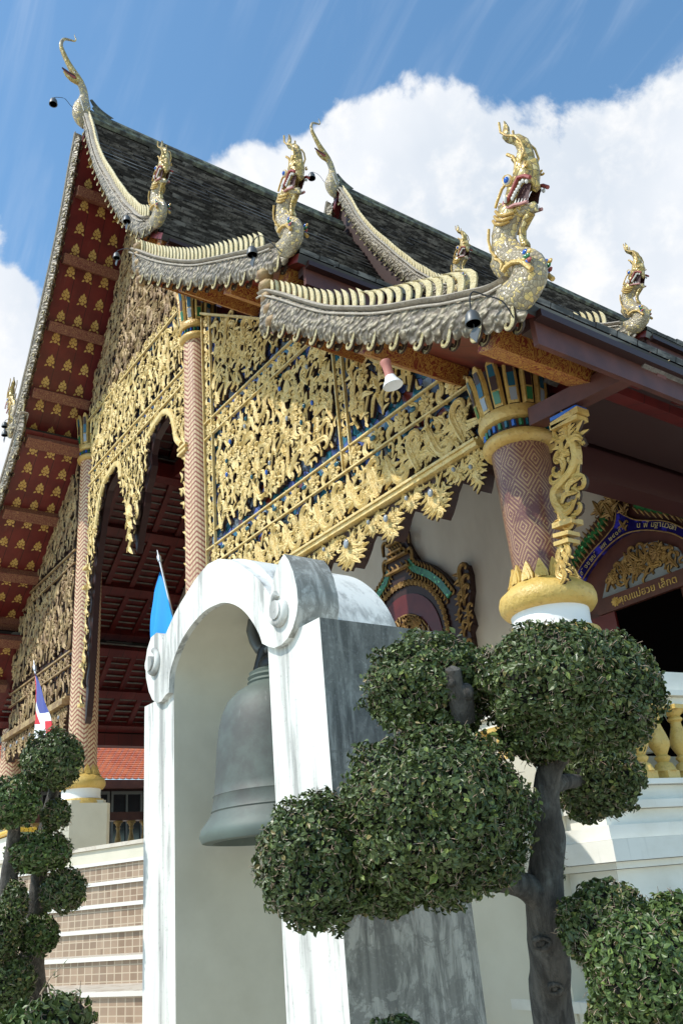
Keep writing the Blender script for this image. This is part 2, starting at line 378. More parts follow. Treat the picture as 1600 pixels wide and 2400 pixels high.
def f_weave(nt, o, tc):      # zigzag basket weave on the slim columns, uv in metres
    s = nt.nodes.new('ShaderNodeSeparateXYZ'); link(nt, tc.outputs['UV'], s.inputs[0])
    x = ma(nt, 'DIVIDE', s.outputs[0], .23); z = s.outputs[1]
    fx = ma(nt, 'ABSOLUTE', ma(nt, 'SUBTRACT', ma(nt, 'FRACT', x), .5))
    k = ma(nt, 'FRACT', ma(nt, 'ADD', ma(nt, 'DIVIDE', z, .075), ma(nt, 'MULTIPLY', fx, 2.6)))
    f = ramp(nt, ma(nt, 'ABSOLUTE', ma(nt, 'SUBTRACT', k, .5)), .16, .26)
    cr_ = ma(nt, 'ABSOLUTE', ma(nt, 'SUBTRACT', ma(nt, 'FRACT', ma(nt, 'DIVIDE', s.outputs[0], .046)), .5))
    f = ma(nt, 'MULTIPLY', f, ma(nt, 'SUBTRACT', 1.0, ma(nt, 'MULTIPLY', ramp(nt, cr_, .40, .47), .8)))
    n = tnoise(nt, o, 3, 5, .6)
    c = mix(nt, f, (.30, .10, .06), (.66, .50, .30))
    return mix(nt, ma(nt, 'MULTIPLY', ramp(nt, n, .45, .75), .4), c, (.36, .18, .12)), f, (.35, .008)
mat('woven_column', rough=.45, fn=f_weave)
def f_diamond(nt, o, tc):    # big round column: plum lacquer with gold lozenges
    s = nt.nodes.new('ShaderNodeSeparateXYZ'); link(nt, tc.outputs['UV'], s.inputs[0])
    w, h = .185, .27
    x = ma(nt, 'DIVIDE', s.outputs[0], w); z = ma(nt, 'DIVIDE', s.outputs[1], h)
    fx = ma(nt, 'ABSOLUTE', ma(nt, 'SUBTRACT', ma(nt, 'FRACT', x), .5)); fz = ma(nt, 'ABSOLUTE', ma(nt, 'SUBTRACT', ma(nt, 'FRACT', z), .5))
    d = ma(nt, 'ADD', fx, fz)
    rings = ma(nt, 'ABSOLUTE', ma(nt, 'SUBTRACT', ma(nt, 'FRACT', ma(nt, 'MULTIPLY', d, 6.0)), .5))
    f = ramp(nt, rings, .22, .30)
    br = ma(nt, 'ABSOLUTE', ma(nt, 'SUBTRACT', ma(nt, 'FRACT', ma(nt, 'MULTIPLY', ma(nt, 'SUBTRACT', fx, fz), 14.0)), .5))
    f = ma(nt, 'MULTIPLY', f, ramp(nt, br, .10, .22))
    n = tnoise(nt, o, 4, 6, .65); n2 = tnoise(nt, o, 50, 3, .7)
    wear = ma(nt, 'MULTIPLY', f, ramp(nt, ma(nt, 'ADD', n, ma(nt, 'MULTIPLY', n2, .4)), .5, .75))
    base = mix(nt, ramp(nt, n, .35, .7), (.115, .034, .028), (.175, .066, .056))
    return mix(nt, ma(nt, 'MULTIPLY', wear, .75), base, (.50, .34, .15)), n2, (.12, .004)
mat('lozenge_column', rough=.38, fn=f_diamond)
def f_ground(nt, o, tc):
    n = tnoise(nt, o, .6, 6, .6); g = tnoise(nt, o, 20, 3, .6)
    return mix(nt, ramp(nt, n, .35, .65), (.42, .38, .31), (.50, .46, .39)), g, (.3, .01)
mat('paving', rough=.85, fn=f_ground)
mat('roof_batten', rough=.7, fn=f_gold((.12, .11, .10), (.20, .18, .16), (.06, .05, .05), 8))

# ------------------------------------------------------------------ mesh helpers
ORG = {}
def V(*a): return np.array(a, float)
class MB:
    def __init__(s): s.v = []; s.f = []; s.m = []; s.n = 0; s.uv = {}
    def add(s, verts, faces, m=0, uvs=None):
        verts = np.asarray(verts, float).reshape(-1, 3); n0 = s.n
        s.v.append(verts); s.n += len(verts)
        for i, f in enumerate(faces):
            if uvs is not None: s.uv[len(s.f)] = uvs[i]
            s.f.append(tuple(int(j)+n0 for j in f)); s.m.append(m)
    def box(s, a, b, m=0):
        x0, y0, z0 = np.minimum(a, b); x1, y1, z1 = np.maximum(a, b)
        s.add([(x0,y0,z0),(x1,y0,z0),(x1,y1,z0),(x0,y1,z0),(x0,y0,z1),(x1,y0,z1),(x1,y1,z1),(x0,y1,z1)],
              [(0,3,2,1),(4,5,6,7),(0,1,5,4),(1,2,6,5),(2,3,7,6),(3,0,4,7)], m)
    def bar(s, p, q, w, h, m=0, up=(0, 0, 1)):
        """rectangular bar from p to q, w sideways, h along up"""
        p, q = V(*p), V(*q); t = q-p; t /= np.linalg.norm(t); u = np.array(up, float)
        sd = np.cross(t, u); sd /= np.linalg.norm(sd); u = np.cross(sd, t)
        vs = [e + a*sd*w/2 + b*u*h/2 for e in (p, q) for a, b in ((-1,-1),(1,-1),(1,1),(-1,1))]
        s.add(vs, [(0,1,2,3),(7,6,5,4),(0,4,5,1),(1,5,6,2),(2,6,7,3),(3,7,4,0)], m)
    def prism(s, pts, y0, y1, m=0, axis='Y', mf=None):
        """polygon given as (x,z) [axis Y], (y,z) [axis X] or (x,y) [axis Z], extruded between y0 and y1"""
        n = len(pts); A = np.array(pts, float)
        area = np.sum(A[:, 0]*np.roll(A[:, 1], -1) - np.roll(A[:, 0], -1)*A[:, 1])
        if area < 0: A = A[::-1]
        def P(w):
            if axis == 'Y': return [(a, w, b) for a, b in A]
            if axis == 'X': return [(w, a, b) for a, b in A]
            return [(a, b, w) for a, b in A]
        lo, hi = min(y0, y1), max(y0, y1)
        vs = P(lo)+P(hi)
        tri = delaunay_2d_cdt([Vector(p) for p in A], [], [list(range(n))], 1, 1e-6)
        tv = [tuple(x) for x in tri[0]]; tf = tri[2]
        if axis == 'Y': tv3 = [(a, lo, b) for a, b in tv] + [(a, hi, b) for a, b in tv]
        elif axis == 'X': tv3 = [(lo, a, b) for a, b in tv] + [(hi, a, b) for a, b in tv]
        else: tv3 = [(a, b, lo) for a, b in tv] + [(a, b, hi) for a, b in tv]
        k = len(tv); mm = m if mf is None else mf
        if axis == 'Y': s.add(tv3, [tuple(f) for f in tf]+[tuple(j+k for j in f[::-1]) for f in tf], mm)
        else: s.add(tv3, [tuple(f[::-1]) for f in tf]+[tuple(j+k for j in f) for f in tf], mm)
        side = [(i, (i+1) % n, n+(i+1) % n, n+i) for i in range(n)]
        if axis == 'Y': side = [f[::-1] for f in side]
        s.add(vs, side, m)
    def sheet(s, line, y0, y1, m=0, flip=False):
        """a polyline in x,z swept along Y"""
        n = len(line)
        vs = [(a, y0, b) for a, b in line]+[(a, y1, b) for a, b in line]
        fs = [(i, i+1, n+i+1, n+i) for i in range(n-1)]
        s.add(vs, [f[::-1] for f in fs] if flip else fs, m)
    def tube(s, pts, rad, n=6, m=0, flat=1.0, fd=None, cap=True):
        """round sweep; flat scales the radius along fd (default Y)"""
        P = np.array(pts, float); k = len(P); rad = np.broadcast_to(rad, k) if np.ndim(rad) == 0 else np.array(rad)
        T = np.gradient(P, axis=0); T /= np.maximum(np.linalg.norm(T, axis=1), 1e-9)[:, None]
        ref = np.array(fd if fd is not None else (0, 1, 0), float); vs = []
        for i in range(k):
            a = np.cross(T[i], ref)
            if np.linalg.norm(a) < 1e-3: a = np.cross(T[i], (0.3, .2, 1))
            a /= np.linalg.norm(a); b = np.cross(a, T[i]); b /= np.linalg.norm(b)
            for j in range(n):
                th = 2*pi*j/n; vs.append(P[i]+a*cos(th)*rad[i]+b*sin(th)*rad[i]*flat)
        fs = [(i*n+j, i*n+(j+1) % n, (i+1)*n+(j+1) % n, (i+1)*n+j) for i in range(k-1) for j in range(n)]
        if cap: fs += [tuple(range(n))[::-1], tuple((k-1)*n+j for j in range(n))]
        s.add(vs, fs, m)
    def lathe(s, prof, c=(0, 0, 0), n=24, m=0, mats=None, uv=False, lean=(0, 0), z0=0):
        """profile of (radius, z) turned about the vertical through c"""
        k = len(prof); vs = []
        for r, z in prof:
            for j in range(n):
                th = 2*pi*j/n; vs.append((c[0]+r*cos(th)+lean[0]*(z-z0), c[1]+r*sin(th)+lean[1]*(z-z0), c[2]+z))
        for i in range(k-1):
            fs = []; us = []
            for j in range(n):
                fs.append((i*n+j, i*n+(j+1) % n, (i+1)*n+(j+1) % n, (i+1)*n+j))
                r = max(prof[i][0], prof[i+1][0]); R0 = uv if uv else 1
                a, b = 2*pi*j/n*R0, 2*pi*(j+1)/n*R0
                us.append(((a, prof[i][1]), (b, prof[i][1]), (b, prof[i+1][1]), (a, prof[i+1][1])))
            s.add([], [], 0)
            n0 = s.n
            if i == 0: base = s.n; s.v.append(np.array(vs)); s.n += len(vs)
            for f, u in zip(fs, us):
                if uv: s.uv[len(s.f)] = u
                s.f.append(tuple(q+base for q in f)); s.m.append(mats[i] if mats else m)
        if prof[0][0] > 1e-4: s.f.append(tuple(base+j for j in range(n))[::-1]); s.m.append(mats[0] if mats else m)
        if prof[-1][0] > 1e-4: s.f.append(tuple(base+(k-1)*n+j for j in range(n))); s.m.append(mats[-1] if mats else m)
    def ball(s, c, r, m=0, n=10, k=7):
        r = np.broadcast_to(r, 3); vs = []; fs = []
        for i in range(k+1):
            ph = pi*i/k
            for j in range(n):
                th = 2*pi*j/n; vs.append((c[0]+r[0]*sin(ph)*cos(th), c[1]+r[1]*sin(ph)*sin(th), c[2]+r[2]*cos(ph)))
        for i in range(k):
            for j in range(n): fs.append(((i+1)*n+j, (i+1)*n+(j+1) % n, i*n+(j+1) % n, i*n+j))
        s.add(vs, fs, m)
    def build(s, name, mats, parent=None, smooth=None, xf=None, flip=False):
        v = np.concatenate(s.v) if s.v else np.zeros((0, 3))
        if xf is not None: v = xf(v.copy())
        if parent is not None: v = v - ORG[parent.name]
        me = bpy.data.meshes.new(name)
        fl = [f[::-1] for f in s.f] if flip else s.f
        me.from_pydata(v.tolist(), [], fl)
        if not isinstance(mats, (list, tuple)): mats = [mats] if not s.m or max(s.m) == 0 else [mats, 'carved_side']
        for k in mats: me.materials.append(MATS[k])
        if len(mats) > 1: me.polygons.foreach_set('material_index', s.m)
        if s.uv:
            ul = me.uv_layers.new(name='UVMap')
            for p in me.polygons:
                if p.index in s.uv:
                    u = s.uv[p.index]
                    for a, li in enumerate(p.loop_indices): ul.data[li].uv = u[a % len(u)]
        if smooth is not None:
            me.shade_smooth(); me.set_sharp_from_angle(angle=radians(smooth))
        me.update()
        o = bpy.data.objects.new(name, me); COL.objects.link(o)
        if parent is not None: o.parent = parent; ORG[o.name] = ORG[parent.name]
        else: ORG[o.name] = np.zeros(3)
        return o

def thing(name, loc, label, cat, group=None):
    o = bpy.data.objects.new(name, None); COL.objects.link(o); o.location = tuple(loc); o.empty_display_size = .2
    ORG[o.name] = np.array(loc, float); o['label'] = label; o['category'] = cat
    if group: o['group'] = group
    return o
def structure(o): o['kind'] = 'structure'; return o
def copy_tree(src, loc, label=None):
    r = src.copy(); COL.objects.link(r); r.location = tuple(loc)
    if label: r['label'] = label
    def rec(a, b):
        for ch in a.children:
            c = ch.copy(); COL.objects.link(c); c.parent = b; rec(ch, c)
    rec(src, r); return r

# carved ornament stamps: local x right, z up, y towards the viewer (-Y world)
def carve(cx, cz, w, d, grooved=True):
    """tapered carved ribbon along a centre line: gilded face, dark cut sides -> verts, quads + material"""
    P = np.array([cx, cz]).T; T = np.gradient(P, axis=0); T /= np.linalg.norm(T, axis=1)[:, None]+1e-9
    N = np.stack([-T[:, 1], T[:, 0]], 1); k = len(P); vs = []
    prof = [(-1, -1.5), (-1, .25), (-.74, .72), (-.28, .30), (.18, .95), (.68, .62), (1, .25), (1, -1.5)]
    for i in range(k):
        for a, b in prof: vs.append((P[i, 0]+N[i, 0]*a*w[i], -(b*d*(min(1, w[i]/max(w)*1.6+.15) if b > 0 else 1)), P[i, 1]+N[i, 1]*a*w[i]))
    n = len(prof); fs = []
    for i in range(k-1):
        for j in range(n-1): fs.append((i*n+j, (i+1)*n+j, (i+1)*n+j+1, i*n+j+1, 1 if j in (0, n-2) else 0))
    for e, o in ((0, 1), ((k-1)*n, -1)):
        q = [e+1, e+3, e+5, e+6] if o > 0 else [e+6, e+5, e+3, e+1]
        fs.append((*q, 0)); q = [e, e+1, e+6, e+7] if o > 0 else [e+7, e+6, e+1, e]; fs.append((*q, 1))
    return vs, fs
def merge(parts):
    vs = []; fs = []
    for v, f in parts:
        n = len(vs); vs += list(v); fs += [(q[0]+n, q[1]+n, q[2]+n, q[3]+n, q[4]) for q in f]
    return np.array(vs), np.array(fs)
def addc(mb, v, f, m=0):
    n0 = mb.n; mb.v.append(np.asarray(v, float)); mb.n += len(v)
    for q in np.asarray(f).tolist(): mb.f.append((q[0]+n0, q[1]+n0, q[2]+n0, q[3]+n0)); mb.m.append(q[4] if m == 0 else m)
def T_curl(turn=4.2, k=9):
    th = np.linspace(0, turn, k); r = np.linspace(.34, .06, k)
    cx = .34 - r*np.cos(th) - .17; cz = .30 + r*np.sin(th)
    cx = np.concatenate([[-.17, -.18], cx]); cz = np.concatenate([[-.5, -.1], cz])
    w = np.concatenate([[.07, .12], np.linspace(.13, .055, k)])
    return carve(cx, cz, w, .09)
def T_flame(b=.25):
    t = np.linspace(0, 1, 7); cx = b*np.sin(t*pi*1.35)-.05; cz = -.5+t*1.05
    return carve(cx, cz, .19*np.sin(pi*np.clip(t*.86+.10, 0, 1))**.8*(1-t*.35)+.006, .10)
def rot2(vf, a, s=1.0, dx=0, dz=0, fl=1):
    v, f = vf; v = np.array(v); x = v[:, 0]*fl; z = v[:, 2]
    o = np.stack([(x*cos(a)-z*sin(a))*s+dx, v[:, 1]*s, (x*sin(a)+z*cos(a))*s+dz], 1)
    return o, ([(q[3], q[2], q[1], q[0], q[4]) for q in f] if fl < 0 else f)
TPL = {}
TPL['curl'] = merge([T_curl()])
TPL['flame'] = merge([T_flame()])
TPL['acanthus'] = merge([T_curl(3.6), rot2(T_flame(.2), .75, .62, -.30, .10), rot2(T_flame(.2), -.5, .5, -.02, -.12, -1), rot2(T_flame(.15), 1.5, .45, -.36, -.14)])
TPL['trefoil'] = merge([rot2(T_flame(.03), 0, .8, 0, .12), rot2(T_flame(.2), .8, .6, -.22, -.12), rot2(T_flame(.2), -.8, .6, .22, -.12, -1)])
def T_rosette():
    parts = []
    for i in range(9):
        a = 2*pi*i/9; parts.append(rot2(carve([0, 0, 0, 0], [.12, .28, .42, .52], [.06, .14, .11, .01], .09), a))
    for i in range(6):
        a = 2*pi*(i+.5)/6; v, f = rot2(carve([0, 0, 0], [.02, .16, .28], [.05, .12, .01], .08), a); v = v - np.array([0, .08, 0]); parts.append((v, f))
    return parts
TPL['rosette'] = merge(T_rosette())
def stamp(mb, name, x, z, size, ang=0.0, y=0.0, fl=1, m=0, depth=1.0):
    v, f = TPL[name]; X = v[:, 0]*fl; Z = v[:, 2]; c, s_ = cos(ang)*size, sin(ang)*size
    o = np.stack([X*c-Z*s_+x, y+v[:, 1]*size*depth, X*s_+Z*c+z], 1)
    addc(mb, o, f if fl > 0 else f[:, [3, 2, 1, 0, 4]], m)
def inpoly(x, z, poly):
    c = False; n = len(poly); j = n-1
    for i in range(n):
        xi, zi = poly[i]; xj, zj = poly[j]
        if (zi > z) != (zj > z) and x < (xj-xi)*(z-zi)/(zj-zi)+xi: c = not c
        j = i
    return c
def filigree(mb, poly, y, pitch=.30, size=.30, m=0, seed=0, marg=.05, rosettes=.10, updir=0.0):
    """dense carved foliage filling a polygon: climbing stems, curls, flames, flowers"""
    r = random.Random(seed); xs = [p[0] for p in poly]; zs = [p[1] for p in poly]
    def ok(x, z, k=marg): return all(inpoly(x+a*k, z+b*k, poly) for a, b in ((1, 0), (-1, 0), (0, 1), (0, -1)))
    x = min(xs)+pitch*.4
    while x < max(xs):                                        # climbing stems
        ph = r.random()*6; z = min(zs); run = []
        while z < max(zs):
            px = x+.22*pitch*sin(z*2*pi/(pitch*2.6)+ph)
            if ok(px, z, .03): run.append((px, z))
            elif len(run) > 3:
                a = np.array(run); v, f = carve(a[:, 0], a[:, 1], np.full(len(a), pitch*.075)+.004, .022)
                v = np.array(v); v[:, 1] += y; addc(mb, v, f, m); run = []
            else: run = []
            z += pitch*.22
        if len(run) > 3:
            a = np.array(run); v, f = carve(a[:, 0], a[:, 1], np.full(len(a), pitch*.075)+.004, .022); v = np.array(v); v[:, 1] += y; addc(mb, v, f, m)
        x += pitch
    z = min(zs)+pitch*.2; row = 0
    while z < max(zs):                                        # staggered leaves
        x = min(xs)+(.5*pitch if row % 2 else 0)+r.uniform(-.05, .05)
        while x < max(xs):
            px, pz = x+r.uniform(-.2, .2)*pitch, z+r.uniform(-.2, .2)*pitch
            if ok(px, pz, size*.34):
                k = r.random(); fl = 1 if r.random() < .5 else -1; s = size*r.uniform(.8, 1.2)
                if k < rosettes: stamp(mb, 'rosette', px, pz, s*1.05, r.random()*3, y-.02, 1, m)
                elif k < .45: stamp(mb, 'acanthus', px, pz, s, updir+r.gauss(0, .45), y-r.uniform(0, .03), fl, m)
                elif k < .70: stamp(mb, 'curl', px, pz, s*.85, updir+r.gauss(0, .6), y-r.uniform(0, .03), fl, m)
                elif k < .88: stamp(mb, 'flame', px, pz, s, updir+r.gauss(0, .5), y-r.uniform(0, .03), fl, m)
                else: stamp(mb, 'trefoil', px, pz, s*.9, updir+r.gauss(0, .3), y-.02, fl, m)
            elif ok(px, pz, size*.14): stamp(mb, 'flame', px, pz, size*.5, updir+r.gauss(0, .8), y-.01, 1 if r.random() < .5 else -1, m)
            x += pitch*.74
        z += pitch*.60; row += 1
def rosette_band(mb, x0, x1, z, s, y, m=0, seed=0, vert=False):
    r = random.Random(seed); L = x1-x0; n = max(2, int(abs(L)/(s*1.45)))
    for i in range(n):
        t = x0+L*(i+.5)/n
        a, b = (t, z) if not vert else (z, t)
        stamp(mb, 'rosette', a, b, s*.95, r.random()*3, y-.01, 1, m)
        t2 = x0+L*(i+1)/n
        if i < n-1:
            for sg in (1, -1):
                a, b = (t2, z+sg*s*.2) if not vert else (z+sg*s*.2, t2)
                stamp(mb, 'flame', a, b, s*.80, (0 if sg > 0 else pi)+r.gauss(0, .25), y, 1, m)
def pillow(mb, poly, yc, depth, sp=.05, m=0, mfn=None, relief=None, k=1.0):
    """polygon in x,z swelled to both sides of the plane yc"""
    A = np.array(poly, float); n = len(A)
    dense = []
    for i in range(n):
        a, b = A[i], A[(i+1) % n]; q = max(1, int(np.linalg.norm(b-a)/sp))
        for j in range(q): dense.append(a+(b-a)*j/q)
    D = np.array(dense); nb = len(D)
    x0, z0 = D.min(0); x1, z1 = D.max(0); pts = []
    seg_a = D; seg_b = np.roll(D, -1, 0); sv = seg_b-seg_a; L2 = (sv**2).sum(1)+1e-12
    def dist(p):
        t = np.clip(((p-seg_a)*sv).sum(1)/L2, 0, 1); return np.sqrt((((seg_a+sv*t[:, None])-p)**2).sum(1).min())
    i = 0; z = z0
    while z < z1:
        x = x0+(sp*.5 if i % 2 else 0)
        while x < x1:
            if inpoly(x, z, dense):
                dd = dist(np.array([x, z]))
                if dd > sp*.45: pts.append((x, z, dd))
            x += sp
        z += sp*.87; i += 1
    vin = [Vector(p) for p in D]+[Vector((p[0], p[1])) for p in pts]
    r = delaunay_2d_cdt(vin, [], [list(range(nb))], 1, 1e-7)
    vo, fo, orig = r[0], r[2], r[3]
    h = []
    for q, o in zip(vo, orig):
        dd = 0.0
        for j in o:
            if j >= nb: dd = pts[j-nb][2]
        hh = depth*min(1.0, sqrt(dd/(depth*k)) if dd > 0 else 0)
        if relief and dd > 0: hh *= relief(q[0], q[1])
        h.append(max(hh, depth*.12))
    front = [(q[0], yc-a, q[1]) for q, a in zip(vo, h)]; back = [(q[0], yc+a, q[1]) for q, a in zip(vo, h)]
    nn = len(vo)
    for f in fo:
        mm = m if mfn is None else mfn(sum(vo[j][0] for j in f)/3, sum(vo[j][1] for j in f)/3)
        mb.f.append(tuple(mb.n+j for j in f)); mb.m.append(mm)
        mb.f.append(tuple(mb.n+nn+j for j in f[::-1])); mb.m.append(mm)
    # rim
    bidx = {}
    for q, o in enumerate(orig):
        for j in o:
            if j < nb: bidx[j] = q
    for j in range(nb):
        a, b = bidx.get(j), bidx.get((j+1) % nb)
        if a is None or b is None or a == b: continue
        mm = m if mfn is None else mfn(vo[a][0], vo[a][1])
        mb.f.append((mb.n+a, mb.n+nn+a, mb.n+nn+b, mb.n+b)); mb.m.append(mm)
    mb.v.append(np.array(front+back)); mb.n += 2*nn
def smooth_line(pts, n=8, closed=False):
    P = np.array(pts, float); out = []; k = len(P)
    rng = range(k) if closed else range(k-1)
    for i in rng:
        p0 = P[(i-1) % k] if closed or i > 0 else 2*P[0]-P[1]; p1 = P[i]; p2 = P[(i+1) % k]
        p3 = P[(i+2) % k] if closed or i < k-2 else 2*P[-1]-P[-2]
        for j in range(n):
            t = j/n; out.append(.5*((2*p1)+(-p0+p2)*t+(2*p0-5*p1+4*p2-p3)*t*t+(-p0+3*p1-3*p2+p3)*t**3))
    if not closed: out.append(P[-1])
    return np.array(out)
def interp(line, n):
    P = np.array(line, float); d = np.r_[0, np.cumsum(np.linalg.norm(np.diff(P, axis=0), axis=1))]
    t = np.linspace(0, d[-1], n); return np.stack([np.interp(t, d, P[:, i]) for i in range(P.shape[1])], 1)
def trace(o, s, pts, **k):
    return [at(o[0]+a*s, o[1]+b*s, **k) for a, b in pts]
def xz(L): return [(p[0], p[2]) for p in L]
# ================================================================== TEMPLE HALL
CX, YF, YR, FLOOR = -11.75, 5.0, 3.85, 2.34
temple = thing('temple_hall', (CX, 5.2, FLOOR), 'old temple hall with steep dark tiled roofs, naga bargeboards and gilded carved gable', 'temple')
def mir(v): v[:, 0] = 2*CX-v[:, 0]; return v
def shifted(dy, dz, flip):
    def f(v):
        if flip: v[:, 0] = 2*CX-v[:, 0]
        v[:, 1] += dy; v[:, 2] += dz; return v
    return f
PROF = {'A': [(-11.75, 15.0), (-11.25, 14.1), (-10.84, 13.2), (-10.24, 12.17), (-9.75, 11.4), (-9.3, 10.77), (-8.9, 10.25), (-8.45, 9.84)],
        'B': [(-9.15, 9.88), (-8.04, 8.94), (-6.88, 8.10), (-5.94, 7.52), (-5.42, 7.26)],
        'C': [(-5.98, 7.02), (-5.24, 6.42), (-4.37, 5.78), (-3.57, 5.30), (-2.95, 5.06)]}
def offset(line, d):
    P = np.array(line); T = np.gradient(P, axis=0); T /= np.linalg.norm(T, axis=1)[:, None]
    return P+np.stack([T[:, 1], -T[:, 0]], 1)*d          # positive = inward and down
SECT = [(YR+.07, 9.62, 0.0, 0.0), (0, 0, 5.7, 1.07)]
def roof_slope(tier, y0, y1, dy, dz, flip):
    line = smooth_line(PROF[tier], 8)
    if tier == 'C' and flip and dy == 0: line = line[line[:, 0] < -4.05]
    L = np.linalg.norm(np.diff(line, axis=0), axis=1).sum()
    n = int(L/.165); R = interp(line, n+1); up = offset(R, -.045); mb = MB()
    ny = int((y1-y0)/.22); ys = np.linspace(y0, y1, ny+1); r = np.random.default_rng(len(tier)+n)
    for i in range(n):
        h = r.normal(0, .004, ny) + (r.random(ny) < .04)*.02; vs = []; fs = []
        for j in range(ny):
            a, b, c = R[i], up[i+1]+h[j]*np.array([.5, 1]), R[i+1]
            k = len(vs)
            g = .004
            for p in (a, b, c): vs += [(p[0], ys[j]+g, p[1]), (p[0], ys[j+1]-g, p[1])]
            fs += [(k, k+2, k+3, k+1), (k+2, k+4, k+5, k+3)]
        mb.add(vs, fs[0::2], 0); n_ = mb.n-len(vs)
        for q in fs[1::2]: mb.f.append(tuple(j+n_ for j in q)); mb.m.append(2)
    un = offset(line, .10)
    mb.sheet([tuple(p) for p in offset(line, .012)], y0, y1, 0)
    mb.sheet([tuple(p) for p in un], y0, y1, 1, flip=True)
    e0, e1 = offset(line, .012)[-1], un[-1]
    mb.sheet([tuple(e0), tuple(e1)], y0, y1, 0)
    mb.add([(p[0], y0, p[1]) for p in offset(line, .012)]+[(p[0], y0, p[1]) for p in un], [(i, i+1, len(line)+i+1, len(line)+i) for i in range(len(line)-1)], 1)
    o = mb.build('roof_slope', ['roof_tile', 'red_lacquer', 'lit_tile_edge'], temple, xf=shifted(dy, dz, flip), flip=flip)
    f = MB(); ex, ez = un[-1]
    f.box((ex-.06, y0+.10, ez-.20), (ex-.02, y1, ez+.02), 0)
    f.box((ex-.14, y0+.10, ez-.06), (ex-.063, y1, ez+.03), 1); f.box((ex-.02, y0+.10, ez-.02), (ex+.05, y1, ez+.035), 1)
    f.build('fascia', ['faded_red_board', 'dark_wood'], o, xf=shifted(dy, dz, flip), flip=flip)
    return o, un
SLOPES = {}
for si, (dy, dz) in enumerate(((0, 0), (5.7, 1.07))):
    y1 = 9.62 if si == 0 else 20.0
    for tier in 'ABC':
        for flip in (False, True):
            o, un = roof_slope(tier, YR+.05, y1, dy, dz, flip); SLOPES[(si, tier, flip)] = (o, un)
    m = MB(); yy = np.linspace(YR+.1, y1, 30)
    m.tube([(CX, y, 15.07+.05*math.exp(-(y-YR)*1.2)) for y in yy], .12, 8)
    m.tube([(CX-.12, y, 14.92) for y in yy], .07, 6); m.tube([(CX+.12, y, 14.92) for y in yy], .07, 6)
    m.build('ridge_cap', 'ridge_mortar', temple, 40, xf=shifted(dy, dz, False))
# board that closes the step between the two roof sections
m = MB(); m.prism([(-11.75, 15.9), (-9.4, 11.9), (-8.6, 10.8), (-14.9, 10.8), (-14.1, 11.9)], 9.75, 9.85)
m.prism([(-8.9, 10.8), (-5.6, 8.2), (-5.6, 7.0), (-8.9, 7.0)], 9.75, 9.85)
m.build('clerestory_board', 'dark_wood', temple)

# purlins running out under the overhanging roof edges
PUR = {'A': (.22, .42, .62, .82, .97), 'B': (.04, .36, .66, .93), 'C': (.05, .5, .9)}
for tier, ts in PUR.items():
    for flip in (False, True):
        o, un = SLOPES[(0, tier, flip)]; P = interp(un, 101)
        for t in ts:
            i = int(t*100); p = P[i]; q = P[max(0, i-1)]-P[min(100, i+1)]; q /= np.linalg.norm(q)
            m = MB(); c = p+np.array([-q[1], q[0]])*-.0
            nrm = np.array([q[1], -q[0]]);
            if nrm[1] > 0: nrm = -nrm
            c = p+nrm*.085
            w = .20 if tier != 'A' else .18
            ends = [(c[0], YR+.10, c[1]), (c[0], YF-.01, c[1])]
            m.bar(ends[0], ends[1], w, .165, 0, up=(nrm[0], 0, nrm[1]))
            m.bar((c[0], YF+.1, c[1]), (c[0], 9.6, c[1]), w, .165, 1, up=(nrm[0], 0, nrm[1]))
            m.build('purlin', ['carved_purlin' if flip else 'red_gold_scroll', 'red_lacquer'], o, xf=shifted(0, 0, flip), flip=flip)
# rafters and battens inside the porch, under both slopes
for tier in 'ABC':
    for flip in (False, True):
        o, un = SLOPES[(0, tier, flip)]; m = MB(); b = MB(); P = interp(un, 60); Q = offset(P, .05)
        for y in np.arange(YF+.35, 9.4, .52):
            m = MB()
            for i in range(3, 59, 4):
                a, c = Q[i], Q[min(59, i+4)]; m.bar((a[0], y, a[1]), (c[0], y, c[1]), .11, .09, 0, up=(.5, 0, -1))
            m.build('rafter', 'red_lacquer', o, xf=shifted(0, 0, flip), flip=flip)
        L = np.linalg.norm(np.diff(P, axis=0), axis=1).sum(); R_ = interp(offset(P, .012), int(L/.15))
        for p in R_: b.bar((p[0], YF+.12, p[1]), (p[0], 9.55, p[1]), .07, .03, 0, up=(.5, 0, -1))
        b.build('battens', 'roof_batten', o, xf=shifted(0, 0, flip), flip=flip)

